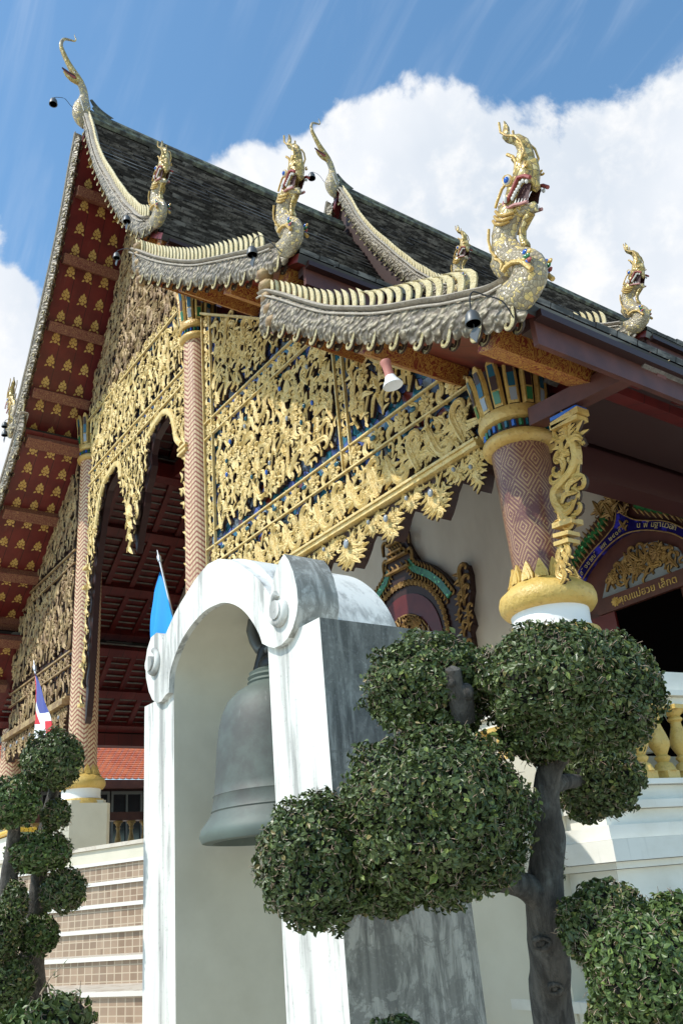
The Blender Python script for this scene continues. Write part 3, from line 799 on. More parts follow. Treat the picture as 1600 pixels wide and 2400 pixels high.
# gold lotus stencils on the red boards under the left verge
def petal(m, c, ux, uz, ox, oz, w, h, a, y0):
    pts = []
    for t in (0, .25, .5, .75, 1): pts.append((w*sin(pi*t**.8)*.5, h*t))
    for t in (.75, .5, .25): pts.append((-w*sin(pi*t**.8)*.5, h*t))
    vs = []
    for x, z in pts:
        X, Z = x*cos(a)-z*sin(a)+ox, x*sin(a)+z*cos(a)+oz
        vs.append(c+ux*X+uz*Z)
    m.add(vs, [tuple(range(8))])
for tier, flip in (('A', True), ('B', True), ('C', True), ('A', False)):
    o, un = SLOPES[(0, tier, flip)]; P = interp(un, 201); L = np.linalg.norm(np.diff(P, axis=0), axis=1).sum()
    m = MB(); ts = PUR[tier]; edges = [0.02]+list(ts)+[1.0]
    for a, b in zip(edges[:-1], edges[1:]):
        span = (b-a)*L-.2
        if span < .25: continue
        rows = max(1, int(span/.30))
        for rr in range(rows):
            t = a+(b-a)*(rr+.5)/rows*(1)+0
            i = min(199, max(1, int(t*200))); p = P[i]; q = P[i-1]-P[i+1]; q /= np.linalg.norm(q)
            nrm = np.array([q[1], -q[0]]);
            if nrm[1] > 0: nrm = -nrm
            for ci in range(3):
                y = YR+.30+ci*.32; c = V(p[0]+nrm[0]*.004, y, p[1]+nrm[1]*.004)
                ux, uz = V(0, 1, 0), V(q[0], 0, q[1]); s = .92 if span > .3*rows else .8
                for (ox, oz, w, h, an) in ((0, -.10, .075, .07, 0), (0, -.035, .06, .085, 0), (-.035, -.05, .055, .09, .45), (.035, -.05, .055, .09, -.45), (-.03, .02, .05, .075, .25), (.03, .02, .05, .075, -.25), (0, .045, .055, .10, 0), (-.05, -.07, .04, .07, 2.3), (.05, -.07, .04, .07, -2.3)):
                    petal(m, c, ux*s, uz*s, ox, oz, w, h, an, 0)
    # face them downwards
    ob = m.build('lotus_stencils', 'gold_paint', o, xf=shifted(0, 0, flip))
    for i_, p_ in enumerate(ob.data.polygons): pass

# ---------------------------------------------------------------- naga bargeboards
def tp(o, s, pts): return xz(trace(o, s, pts, Y=YR))
LOW = {'A': [(-11.62, 14.62), (-11.52, 14.35), (-11.19, 13.56), (-11.05, 13.22), (-10.83, 12.78), (-10.55, 12.29), (-10.28, 11.84), (-10.06, 11.48), (-9.82, 11.11), (-9.51, 10.72), (-9.26, 10.42), (-9.09, 10.23), (-8.86, 10.08), (-8.70, 10.03), (-8.55, 10.02)],
       'B': [(-9.30, 9.80), (-9.0, 9.44), (-8.73, 9.24), (-8.04, 8.71), (-7.44, 8.25), (-6.9, 7.91), (-6.41, 7.6), (-5.96, 7.35), (-5.77, 7.28), (-5.55, 7.24)],
       'C': [(-6.10, 6.72), (-5.85, 6.62), (-5.62, 6.46), (-5.28, 6.19), (-4.97, 5.96), (-4.69, 5.77), (-4.42, 5.60), (-4.08, 5.40), (-3.85, 5.25), (-3.53, 5.10), (-3.33, 5.01), (-3.21, 4.95), (-3.05, 4.90), (-2.93, 4.90)]}
STRIP = {'A': [(-11.50, 14.85), (-11.21, 14.2), (-11.06, 13.78), (-10.84, 13.3), (-10.55, 12.76), (-10.24, 12.27), (-9.99, 11.86), (-9.75, 11.5), (-9.52, 11.15), (-9.3, 10.87), (-9.1, 10.6), (-8.9, 10.4), (-8.76, 10.3)],
         'B': [(-9.26, 10.12), (-9.08, 9.96), (-8.55, 9.47), (-8.04, 9.04), (-7.43, 8.57), (-6.88, 8.22), (-6.38, 7.92), (-5.94, 7.65), (-5.72, 7.54)],
         'C': [(-6.02, 7.14), (-5.89, 7.09), (-5.58, 6.83), (-5.24, 6.52), (-4.93, 6.26), (-4.64, 6.06), (-4.37, 5.88), (-4.11, 5.73), (-3.8, 5.57), (-3.57, 5.44), (-3.36, 5.34), (-3.17, 5.25), (-3.02, 5.22)]}
# naga head and neck, traced on the lowest bargeboard and kept relative to its root
O2, S2 = (1100, 260), .17007
NAGA = [(480,140),(530,215),(545,320),(600,335),(690,320),(790,370),(840,470),(875,580),(882,655),(920,655),(945,760),(945,860),(938,940),(955,1010),(945,1060),
        (905,1115),(800,1090),(760,1180),(720,1300),(800,1290),(870,1262),(900,1250),(925,1290),(925,1380),(850,1420),(760,1440),(700,1460),(665,1560),(630,1640),(612,1700),(650,1790),(720,1850),(820,1885),(900,1908),(980,1960),(1040,2050),(1055,2150),(1045,2290),
        (990,2430),(918,2551),(850,2650),(783,2731),(700,2770),(600,2800),(520,2810),(440,2770),(363,2446+90),(363,2446),(440,2410),(513,2371),(588,2311),(600,2270),(560,2290),(500,2315),(430,2330),(365,2265),(310,2180),(300,2105),(335,2090),
        (322,2000),(330,1985),(318,1880),(335,1850),(322,1770),(350,1690),(345,1670),(375,1590),(395,1550),(410,1450),(420,1275),(462,1285),(495,1300),(540,1120),(530,1000),(525,910),(545,895),(575,925),(622,932),(640,760),(585,690),(575,640),(625,645),(683,640),(672,560),(640,495),(580,458),(510,440),(462,385),(465,300),(478,220)]
NB = at(1275, 668, Y=YR)      # root point of the head that rises from the C bargeboard
def nloc(a, b):
    p = at(O2[0]+a*S2, O2[1]+b*S2, Y=YR); return (p[0]-NB[0], p[2]-NB[2])
NAGA_L = [nloc(*p) for p in NAGA]
BEARD = [(*nloc(*p), r) for p, r in [((850, 1400), .020), ((790, 1500), .022), ((730, 1640), .017), ((730, 1760), .017), ((770, 1840), .024), ((800, 1870), .012)]]
_zsplit = nloc(500, 1600)[1]
def naga_head(parent, px, pz, sc, y, flip, dy, dz):
    m = MB(); ang = 0
    tr = lambda q: (q[0]*sc+px, q[1]*sc+pz)
    poly = [tr(q) for q in NAGA_L]
    def mf(x, z):
        lz = (z-pz)/sc; lx = (x-px)/sc
        return 1 if lz > _zsplit else 0
    pillow(m, poly, y, .085*sc, sp=.034*sc, mfn=mf)
    for w in (-1, 1):
        b = [(x*sc+px, y+w*.012*sc, z*sc+pz) for x, z, r in BEARD]; m.tube(b, [r*sc for *_, r in BEARD], 8, 1)
    o = m.build('naga_head', ['naga_neck_mosaic', 'gold_mosaic'], parent, 60, xf=shifted(dy, dz, flip), flip=flip)
    d = MB()
    def P(a, b, k): x, z = tr(nloc(a, b)); return (x, y+k*sc, z)
    for sd in (-1, 1):
        q = sd*.085
        # red lips, gum, teeth, eye, crest grooves, throat rings
        d.tube([P(a, b, q*1.0) for a, b in ((955, 985), (880, 960), (790, 985), (745, 1080), (700, 1190), (650, 1290), (600, 1330))], .014*sc, 6, 1)
        d.tube([P(a, b, q*.8) for a, b in ((895, 1300), (810, 1330), (720, 1345), (640, 1385), (575, 1370), (570, 1320))], .013*sc, 6, 4)
        d.add([P(a, b, q*.55) for a, b in ((920, 1030), (830, 1020), (770, 1100), (720, 1220), (690, 1300), (790, 1290), (880, 1240), (890, 1150))], [tuple(range(8))[::(1 if sd < 0 else -1)]], 2)
        for i, (a, b) in enumerate(((900, 1035), (850, 1030), (815, 1060), (795, 1110), (770, 1150), (745, 1190), (725, 1230), (705, 1270))):
            d.ball(P(a, b, q*.95), (.013*sc, .012*sc, .017*sc), 0, 6, 4)
        for a in (730, 770, 810, 850): d.tube([P(a, 1330, q*.85), P(a+12, 1255, q*.8)], [.007*sc, .001], 5, 0)
        d.tube([P(610, 1230, q*1.1), P(640, 1280, q*1.2), P(630, 1340, q*1.1)], [.006*sc, .014*sc, .010*sc], 6, 0)
        d.ball(P(640, 1025, q*1.0), (.034*sc, .020*sc, .036*sc), 0, 10, 6)
        d.ball(P(645, 1028, q*1.14), (.022*sc, .016*sc, .024*sc), 3, 10, 6)
        d.tube([P(640+62*cos(t), 1025+70*sin(t), q*.97) for t in np.linspace(0, 2*pi, 13)], .009*sc, 5, 5)
        for k_, rr in enumerate(((445, 1430, 680, 1480), (430, 1500, 660, 1540), (410, 1560, 620, 1600))):
            a0, b0, a1, b1 = rr; d.tube([P(a0, b0, q*.7), P((a0*2+a1)/3, (b0+b1)/2+45, q*1.05), P((a0+2*a1)/3, (b0+b1)/2+50, q*1.0), P(a1, b1-40, q*.6)], .012*sc, 6, 5)
        d.tube([P(a, b, q*.95) for a, b in ((470, 1400), (500, 1300), (560, 1140), (600, 1090))], .010*sc, 6, 5)
        d.tube([P(a, b, q*.85) for a, b in ((720, 930), (745, 840), (740, 760), (700, 690), (620, 660))], .012*sc, 6, 5)
        d.tube([P(a, b, q*.8) for a, b in ((760, 900), (810, 700), (850, 600), (800, 470), (720, 400), (600, 395), (520, 350), (500, 220))], .009*sc, 6, 5)
        d.tube([P(880+30*cos(t)*(1-t/9), 790+30*sin(t), q*.9) for t in np.linspace(0, 5, 9)], .008*sc, 5, 5)
        # collar leaf at the root of the neck
        d.tube([P(a, b, q*1.15) for a, b in ((600, 2290), (640, 2220), (740, 2150), (860, 2140), (1000, 2250))], .018*sc, 6, 5)
        d.tube([P(a, b, q*1.05) for a, b in ((560, 2250), (580, 2180), (540, 2120), (480, 2100))], .012*sc, 6, 5)
        d.tube([P(a, b, q*1.1) for a, b in ((400, 1700), (395, 1850), (430, 2000), (500, 2080))], .010*sc, 6, 5)
        for (a, b, mm) in ((900, 2010, 3), (940, 2060, 6), (905, 2080, 6), (960, 2120, 1), (930, 2150, 3), (880, 2120, 5), (960, 2000, 5)):
            d.ball(P(a, b, q*1.13), (.024*sc, .010*sc, .018*sc), mm, 6, 4)
    d.build('face_ornament', ['tooth', 'mouth_red', 'mouth_dark', 'glass_blue', 'lip_pink', 'gold_paint', 'glass_green'], o, 60, xf=shifted(dy, dz, flip), flip=flip)
    return o
HEADS = {'A': (-8.34, 10.02, .94), 'B': (-5.33, 7.317, .96), 'C': (NB[0], NB[2], 1.0)}
FINH = {'A': (.22, .27), 'B': (.24, .27), 'C': (.17, .30)}
NF = {'A': 46, 'B': 34, 'C': 27}
def fin(mb, bx, bz, h, w, y, curl, m=0):
    t = np.linspace(0, 1, 7); cx = bx-.10*h*0 + curl*h*(-(t**3)*.42+.20*np.sin(pi*t)); cz = bz-.02+h*t
    wd = w*np.array([.85, 1, 1.05, 1, .85, .55, .05]); vs = []
    for i in range(7):
        for s_, yy in ((-1, -.008), (-.2, -.016), (1, -.008), (1, .008), (-.2, .016), (-1, .008)): vs.append((cx[i]+s_*wd[i], y+yy, cz[i]))
    fs = [(i*6+j, i*6+(j+1) % 6, (i+1)*6+(j+1) % 6, (i+1)*6+j) for i in range(6) for j in range(6)]
    fs += [(5, 4, 3, 2, 1, 0), tuple(36+j for j in range(6))]
    mb.add(vs, fs, m)
def bargeboard(tier, dy, dz, flip, fine):
    low = smooth_line(LOW[tier], 6); st = smooth_line(STRIP[tier], 6)
    # scalloped lower edge
    Ls = interp(low, 220); T = np.gradient(Ls, axis=0); T /= np.linalg.norm(T, axis=1)[:, None]; N = np.stack([T[:, 1], -T[:, 0]], 1)
    per = {'A': 22, 'B': 13, 'C': 12}[tier]
    ph = (np.linspace(0, per*3, 220) % 1); Ls = Ls+N*(.035*np.abs(np.sin(pi*ph))-.01)[:, None]
    poly = [tuple(p) for p in interp(st, 90)]+[tuple(p) for p in Ls[::-1]]
    m = MB(); pillow(m, poly, YR, .06, sp=.06, k=1.0, relief=lambda x, z: 1+.12*sin(x*34+z*9)*sin(z*30-x*6))
    o = m.build('naga_bargeboard', ['naga_scales'], temple, 50, xf=shifted(dy, dz, flip), flip=flip)
    s = MB(); P = interp(st, 60); s.tube([(p[0], YR, p[1]) for p in P], .026, 8, 0, flat=3.0)
    Pm = interp(offset(P, .055), 60); s.tube([(p[0], YR-.070, p[1]) for p in Pm], .011, 6, 0); s.tube([(p[0], YR+.070, p[1]) for p in Pm], .011, 6, 0)
    s.build('spine_strip', 'cream_trim', o, 50, xf=shifted(dy, dz, flip), flip=flip)
    h = MB(); K = interp(low, per*1+1)
    for i in range(per):
        a = K[i]*.35+K[i+1]*.65; tt = K[i+1]-K[i]; an = atan2(tt[1], tt[0]); sz = .135 if tier != 'A' else .10
        for yy, fc in ((YR-.045, 1), (YR+.045, -1)):
            v, f = TPL['curl']; c_, s_ = cos(an+pi*1.0), sin(an+pi*1.0); X, Z = v[:, 0]*sz, v[:, 2]*sz
            q = np.stack([X*c_-Z*s_+a[0], yy+v[:, 1]*sz*fc, X*s_+Z*c_+a[1]-.0], 1); addc(h, q, f if fc > 0 else f[:, [3, 2, 1, 0, 4]])
            pass
    h.build('scroll_fringe', 'fin_gold', o, 60, xf=shifted(dy, dz, flip), flip=flip)
    B = interp(st, 400); n = NF[tier]; lo, hi = {'A': (.04, .985), 'B': (.02, .93), 'C': (.02, .90)}[tier]
    fr = MB()
    for i in range(n):
        t = lo+(hi-lo)*(i/(n-1)); p = B[int(t*399)]
        hh = FINH[tier][0]+(FINH[tier][1]-FINH[tier][0])*t; L = np.linalg.norm(np.diff(STRIP[tier], axis=0), axis=1).sum(); w = L/n*.185*(1.0+.25*t)
        if fine:
            f1 = MB(); fin(f1, p[0], p[1]+.02, hh, w, YR, 1.0 if tier == 'C' and t > .55 else .35); f1.build('dorsal_fin', 'fin_gold', o, 40, xf=shifted(dy, dz, flip), flip=flip)
        else: fin(fr, p[0], p[1]+.02, hh, w, YR, .3)
    if not fine: fr.build('fin_row', 'fin_gold', o, 40, xf=shifted(dy, dz, flip), flip=flip)
    hx, hz, sc = HEADS[tier]; naga_head(o, hx, hz, sc, YR, flip, dy, dz)
    return o
for tier in 'ABC':
    for flip in (False, True):
        bargeboard(tier, 0, 0, flip, (not flip) and tier in 'BC')
        bargeboard(tier, 5.7, 1.07, flip, False)
# start blocks where a lower bargeboard comes out under the one above
m = MB()
for (x, z) in ((-9.0, 9.95), (-5.85, 7.25)):
    for k in range(5): m.ball((x-.12+.03*k, YR, z-.16*k+.1), (.10, .09, .07), 0, 8, 5)
m.build('end_scroll', 'aged_shaded_gilding', temple, 60)

# chofa finials on the ridge ends
CH = [(3.61,17.06),(3.66,16.96),(3.63,16.87),(3.45,16.80),(3.38,16.70),(3.40,16.45),(3.48,16.30),(3.60,16.17),(3.70,16.02),(3.80,15.90),(3.88,15.70),(3.92,15.52),(4.05,15.38),(4.10,15.0),(4.0,14.72),(3.84,14.80),(3.70,15.02),(3.64,15.20),(3.72,15.45),(3.78,15.68),(3.74,15.79),(3.60,15.87),(3.54,15.90),(3.50,15.96),(3.40,16.04),(3.43,16.08),(3.44,16.20),(3.35,16.38),(3.32,16.60),(3.36,16.76),(3.46,16.86),(3.60,16.89),(3.62,16.95),(3.585,17.04)]
def chofa(dy, dz):
    m = MB(); 
    body = [(3.86,14.78,.03),(3.80,14.92,.10),(3.80,15.10,.16),(3.82,15.28,.15),(3.84,15.45,.10),(3.84,15.62,.075),(3.80,15.78,.07),(3.72,15.92,.068),(3.62,16.06,.062),(3.52,16.22,.050),(3.44,16.38,.044),(3.375,16.54,.038),(3.37,16.68,.034),(3.42,16.80,.028),(3.52,16.845,.022),(3.61,16.875,.016),(3.635,16.94,.013),(3.605,17.02,.007),(3.61,17.07,.002)]
    P = smooth_line([(0, a, b) for a, b, r in body], 4); rr = smooth_line([(r, 0) for *_, r in body], 4)[:, 0]
    m.tube([(CX, p[1], p[2]) for p in P], rr, 12, 0, flat=1.0, fd=(1, 0, 0))
    # gold scaled upper neck
    k = len(P); a, b = int(k*.36), int(k*.62)
    m.tube([(CX, p[1], p[2]) for p in P[a:b]], [q*1.06 for q in rr[a:b]], 12, 1, fd=(1, 0, 0))
    m.tube([(CX, 3.66, 15.93), (CX, 3.52, 15.97), (CX, 3.41, 16.04)], [.05, .035, .012], 8, 2, fd=(1, 0, 0))
    m.tube([(CX, 3.72, 15.84), (CX, 3.60, 15.84), (CX, 3.50, 15.90), (CX, 3.44, 15.96)], [.05, .04, .03, .01], 8, 1, fd=(1, 0, 0))
    m.tube([(CX, 3.66, 15.90), (CX, 3.54, 15.925), (CX, 3.45, 15.99)], [.05, .03, .008], 8, 3, fd=(1, 0, 0))
    for s in (-1, 1):
        m.ball((CX+s*.06, 3.64, 15.99), (.015, .028, .022), 4, 8, 5); m.ball((CX+s*.07, 3.64, 15.99), (.01, .014, .012), 5, 8, 5)
        m.tube([(CX+s*.155, 3.72, 15.3), (CX+s*.155, 3.80, 15.02), (CX+s*.14, 3.9, 15.2)], .012, 5, 4)
        # tail feathers that run back along the ridge
    o = m.build('ridge_finial', ['naga_neck_mosaic', 'gold_mosaic', 'mouth_dark', 'mouth_red', 'tooth', 'flat_black'], temple, 60, xf=shifted(dy, dz, False))
    f = MB()
    for (y0, z0, y1, z1, w) in ((3.98, 15.55, 4.42, 15.33, .07), (4.02, 15.38, 4.72, 15.24, .08), (4.05, 15.22, 5.15, 15.17, .09)):
        t = np.linspace(0, 1, 9); P = [(CX, y0+(y1-y0)*a, z0+(z1-z0)*a-.13*sin(pi*a)*(1-a*.3)+.0) for a in t]
        f.tube(P, [w*(.5+.6*sin(pi*min(1, a*1.1)*.8))*(1-a**4*.9) for a in t], 6, 0, flat=.5, fd=(1, 0, 0))
    f.build('tail_feathers', 'ridge_mortar', o, 50, xf=shifted(dy, dz, False))
chofa(0, 0); chofa(5.7, 1.07)

# ---------------------------------------------------------------- the gilded facade
XL3, XR4, XC0, XC1 = -9.47, -4.55, -13.92, -10.03
ROOFU = [(-9.47, 9.62), (-8.04, 8.62), (-6.88, 7.75), (-6.10, 7.12), (-5.98, 6.78), (-5.24, 6.20), (-4.55, 5.72)]
def panel(name, poly, parts, boardmat='glass_mosaic', y=YF+.055, th=.06):
    m = MB(); m.prism(poly, y, y+th, 0)
    o = m.build(name, boardmat, temple)
    for nm, mb, mt in parts: mb.build(nm, mt, o, 35)
    return o
def rail_x(m, x0, x1, z, t=.016, y=YF, mm=0): m.bar((x0, y-.02, z), (x1, y-.02, z), .04, t*1.2, mm)
def rail_z(m, x, z0, z1, t=.02, y=YF, mm=0): m.bar((x, y-.02, z0), (x, y-.02, z1), t*1.2, .04, mm, up=(0, 1, 0))
def topz(x, prof=ROOFU): return float(np.interp(x, [p[0] for p in prof], [p[1] for p in prof]))
def side_panel(x0, x1, prof, fl, goldm, frame, seed):
    """x0 inner edge ... x1 outer edge; fl=-1 mirrors for the left aisle"""
    X = (lambda x: x) if fl > 0 else (lambda x: 2*(-12.0)-x)
    pts = lambda L: [(X(a), b) for a, b in L]
    outer = [(x0, 5.04), (x1, 5.04)]+[p for p in prof[::-1] if x0 <= p[0] <= x1]+[(x0, topz(x0, prof))]
    g = MB(); fr = MB(); sk = MB()
    def reg(a, b, lo, hi, **k):
        P = [(a, lo), (b, lo)]
        xs = np.linspace(b, a, 12); top = [(x, min(hi, topz(x, prof)-.05)) for x in xs]
        top = [(x, max(z, lo+.001)) for x, z in top]; filigree(g, pts(P+top), YF, seed=seed+int(lo*10), **k)
    vx = -6.37
    reg(x0+.26, vx-.09, 5.93, 7.43, pitch=.225, size=.255, rosettes=.16); reg(vx+.09, x1, 5.93, 7.0, pitch=.22, size=.245)
    reg(x0+.26, x1, 7.78, 9.6, pitch=.21, size=.235)
    reg(x0+.02, x1, 5.08, 5.56, pitch=.19, size=.17, rosettes=.05)
    # scroll frieze of large spirals over the bottom beam
    n = int((x1-x0)/.30)
    for i in range(n):
        xx = x0+(x1-x0)*(i+.5)/n; s = 1 if i % 2 else -1
        stamp(g, 'acanthus', X(xx), 5.31, .38, (.35 if s > 0 else pi+.35), YF-.02, s*fl); stamp(g, 'curl', X(xx+.14), 5.30, .30, 1.4*s, YF-.01, s)
        stamp(g, 'flame', X(xx-.1), 5.31, .30, -1.0*s, YF-.01, s); stamp(g, 'flame', X(xx+.05), 5.44 if s < 0 else 5.18, .2, s*2, YF-.01, s)
    a, b = sorted((X(x0+.02), X(x1)))
    rosette_band(g, a, b, 5.725, .25, YF, 0, seed); rosette_band(g, a, X(-6.95) if fl > 0 else b, 7.58, .24, YF, 0, seed+1)
    for sg in (1, -1): rosette_band(g, 5.95, topz(x0, prof)-.1, X(x0+.12), .20, YF, 0, seed+2+sg, vert=True) if sg > 0 else None
    rosette_band(g, 5.95, 7.0, X(vx), .13, YF, 0, seed+5, vert=True)
    for z, t in ((5.60, .016), (5.85, .014)): rail_x(fr, X(x0), X(x1), z, t)
    for z in (7.46, 7.71): rail_x(fr, X(x0), X(-6.75), z, .014)
    for x, z1 in ((x0, 9.5), (x0+.23, 9.4), (vx-.075, 7.12), (vx+.075, 6.96)): rail_z(fr, X(x), 5.06 if x == x0 else 5.62, z1, .013)
    P = interp([(p[0], p[1]-.05) for p in prof if x0 <= p[0] <= x1], 14)
    for i in range(13): fr.bar((X(P[i][0]), YF-.03, P[i][1]), (X(P[i+1][0]), YF-.03, P[i+1][1]), .06, .03)
    bm = MB(); bm.box((X(x0-.02), YF-.11, 4.965), (X(x1+.05), YF+.10, 5.005)); bm.box((X(x0-.02), YF-.13, 5.008), (X(x1+.05), YF+.08, 5.032)); bm.box((X(x0-.02), YF-.08, 5.035), (X(x1+.05), YF+.06, 5.055))
    # glass cabochons
    for i, xx in enumerate(np.arange(x0+.5, x1, .62)): sk.ball((X(xx), YF-.07, 5.715), (.045, .02, .028), 0, 8, 5)
    for i in range(14):
        r = random.Random(seed*31+i); sk.ball((X(r.uniform(x0+.3, -6.8)), YF-.06, r.uniform(6.1, 7.3)), (.022, .02, .035), i % 3, 8, 5)
    fw = MB(); fg = MB()
    return panel('carved_panel', pts(outer), [('carving', g, goldm), ('frame_strips', fr, goldm), ('bottom_beam', bm, goldm if fl > 0 else 'aged_shaded_gilding')]), sk
pr_, sk = side_panel(XL3, XR4, ROOFU, 1, 'gold_leaf', 'gold_leaf', 3)
sk.build('glass_cabochons', ['glass_teal', 'glass_blue', 'glass_white'], pr_, 60)
# left aisle panel: same design further away, duller gilding puts its shade into the colour
LEFT_TOP = [(-9.45, 9.55), (-8.04, 8.55), (-6.88, 7.7), (-6.27, 7.1)]
g = MB(); fr = MB(); XA, XB = -17.95, -14.50
ltop = [(-17.95, 7.35), (-16.9, 8.0), (-15.7, 8.8), (-14.50, 9.75)]
def LT(x): return float(np.interp(x, [p[0] for p in ltop], [p[1] for p in ltop]))
for lo, hi, sd in ((5.06, 5.55, 1), (5.93, 7.43, 2), (7.78, 9.6, 3)):
    xs = np.linspace(XB, XA, 12); filigree(g, [(XA, lo), (XB, lo)]+[(x, max(lo+.001, min(hi, LT(x)-.05))) for x in xs], YF, .27, .29, seed=40+sd)
rosette_band(g, XA, XB, 5.715, .22, YF, 0, 50); rosette_band(g, XA, XB, 7.58, .2, YF, 0, 51)
for z in (5.60, 5.85, 7.46, 7.71): rail_x(fr, XA if z < 7 else -17.5, XB, z, .024)
bm = MB(); bm.box((XA, YF-.14, 4.93), (XB, YF+.10, 5.03)); bm.box((XA, YF-.09, 5.034), (XB, YF+.06, 5.075))
panel('carved_panel', [(XA, 5.0), (XB, 5.0), (XB, 9.75)]+ltop[::-1], [('carving', g, 'aged_shaded_gilding'), ('frame_strips', fr, 'aged_shaded_gilding'), ('bottom_beam', bm, 'aged_shaded_gilding')], 'dark_wood')

# hanging lambrequins under both aisle beams
def lambrequin(xs, z0, goldm, seed, deep):
    r = random.Random(seed); w = MB(); g = MB(); st_ = MB()
    x_0, x_1 = xs[0][0]-xs[0][1]*.5, xs[-1][0]+xs[-1][1]*.5
    prof = [(x_0, z0)]
    for c, wd, dp in xs: prof += [(c-wd*.5, z0-dp*.34), (c-wd*.36, z0-dp*.50), (c-wd*.30, z0-dp*.62), (c-wd*.12, z0-dp*.88), (c, z0-dp), (c+wd*.12, z0-dp*.88), (c+wd*.30, z0-dp*.62), (c+wd*.36, z0-dp*.50), (c+wd*.5, z0-dp*.34)]
    clean = []
    for p in prof+[(x_1, z0)]:
        if not clean or abs(p[0]-clean[-1][0])+abs(p[1]-clean[-1][1]) > .004: clean.append(p)
    w.prism(clean, YF-.03, YF+.09); filigree(g, clean, YF-.03, .12, .15, seed=seed+3, marg=.0, rosettes=.12, updir=pi)
    for i in range(1, len(clean)-1):
        c_ = min(xs, key=lambda q: abs(q[0]-clean[i][0]))[0]; an = pi+max(-1, min(1, (clean[i][0]-c_)*4)); stamp(g, 'flame', clean[i][0], clean[i][1]+.045, .115, an, YF-.05, 1 if clean[i][0] > c_ else -1)
    for c, wd, dp in xs:
        big = wd > .4
        stamp(g, 'rosette', c, z0-dp*.42, wd*.38, r.random(), YF-.05)
        for k in range(9 if big else 6):
            a = -1.25+2.5*k/(8 if big else 5); s = wd*.38
            stamp(g, 'flame', c+sin(a)*wd*.30, z0-dp*.45-cos(a)*dp*.32, s, pi+a*.75, YF-.04-.01*(k % 2), 1 if a > 0 else -1)
        for k in range(5): a = -1+.5*k; stamp(g, 'flame', c+sin(a)*wd*.18, z0-dp*.30-cos(a)*dp*.32, wd*.30, pi+a*.6, YF-.06, 1)
        for s in (-1, 1): stamp(g, 'curl', c+s*wd*.36, z0-dp*.16, wd*.34, pi*.5*s+pi, YF-.04, s)
        st_.ball((c, YF-.11, z0-dp*.42), (wd*.075, .02, wd*.095), 0, 10, 6)
    o = w.build('lambrequin', 'dark_wood', temple); g.build('carving', goldm, o, 35); st_.build('glass_cabochons', 'glass_white', o, 60)
lambrequin([(-9.20, .40, .22), (-8.80, .50, .38), (-8.36, .36, .20), (-7.98, .48, .40), (-7.55, .36, .20), (-7.10, .50, .38), (-6.78, .26, .22), (-6.40, .54, .41), (-6.02, .26, .22), (-5.76, .40, .37), (-5.44, .26, .20), (-5.12, .42, .40), (-4.80, .24, .20), (-4.60, .24, .36)], 4.955, 'gold_leaf', 5, 1)
lambrequin([(XA+.2+.38*i, .37, .42) for i in range(9)], 4.925, 'aged_shaded_gilding', 6, 1)

# centre bay: two pointed arches with a hanging pendant, gilded band, weathered gable above
AR = [(-10.03, 5.10), (-10.06, 5.72), (-10.10, 6.5), (-10.2, 7.0), (-10.17, 7.3), (-10.04, 7.52), (-10.2, 7.70), (-10.36, 7.88), (-10.42, 8.1), (-10.52, 8.36), (-10.72, 8.52), (-10.92, 8.52), (-11.08, 8.48), (-11.26, 8.40), (-11.38, 8.18), (-11.36, 7.98), (-11.46, 7.80), (-11.60, 7.62), (-11.62, 7.45), (-11.74, 7.2), (-11.84, 6.95)]
TIP = (-11.92, 6.72)
AL = [(-11.99, 6.95), (-12.10, 7.2), (-12.18, 7.42), (-12.22, 7.62), (-12.33, 7.86), (-12.44, 7.98), (-12.46, 8.2), (-12.50, 8.42), (-12.66, 8.52), (-12.84, 8.48), (-13.02, 8.44), (-13.18, 8.34), (-13.32, 8.08), (-13.44, 7.7), (-13.56, 7.3), (-13.64, 7.0), (-13.70, 6.3), (-13.74, 5.6), (-13.80, 5.0), (-13.86, 4.6)]
poly = [(XC1, 5.10)]+AR[1:]+[TIP]+AL+[(XC0, 4.5), (XC0, 8.7), (XC1+.10, 8.7)]
poly[0] = (XC1+.08, 5.05)
g = MB(); fr = MB(); filigree(g, poly, YF, .20, .20, seed=77, marg=.035, rosettes=.08)
for arc, a, b in ((AR, 6, 14), (AL, 6, 14)):
    L = smooth_line(arc[a:b], 5); fr.tube([(p[0], YF-.035, p[1]) for p in offset(L, .05 if arc is AR else .05)], .052, 8, 0, flat=.7)
for arc, sg in ((AR, 1), (AL, 1)):
    L = interp(arc, 26)
    for i in range(25):
        p = L[i]; t = L[i+1]-L[i]; an = atan2(t[1], t[0]); stamp(g, 'flame', p[0]+t[1]/np.linalg.norm(t)*.03, p[1]-t[0]/np.linalg.norm(t)*.03+.02, .16, an-pi/2+.3, YF-.04)
for z in (4.75, 5.4, 7.1, 6.75): fr.box((XC0, YF-.08, z), (XC0+.12 if z < 7 else XC0+.2, YF-.002, z+.05)); 
for z in (7.62, 7.54): fr.box((XC1-.16, YF-.09, z), (XC1+.1, YF-.002, z+.04))
panel('arch_screen', poly, [('carving', g, 'gold_leaf'), ('arch_moulding', fr, 'gold_leaf')], 'dark_wood', th=.10)
for x, z in ((TIP[0], 6.95),):
    m = MB()
    for k in range(7): stamp(m, 'flame', x+.02*(-1)**k, 6.78+.11*k, .26+.02*k, pi+.12*(-1)**k, YF-.05-.004*k, (-1)**k)
    m.build('pendant', 'gold_leaf', temple, 35)
g = MB(); fr = MB(); CP = [(XC0, 8.7), (XC1+.13, 8.7), (XC1+.13, 9.85), (-9.35, 10.2), (-14.15, 10.2), (XC0, 9.85)]
filigree(g, [(XC0+.02, 8.99), (XC1+.1, 8.99), (XC1+.1, 9.8), (-9.6, 10.12), (-14.0, 10.12)], YF, .25, .27, seed=81)
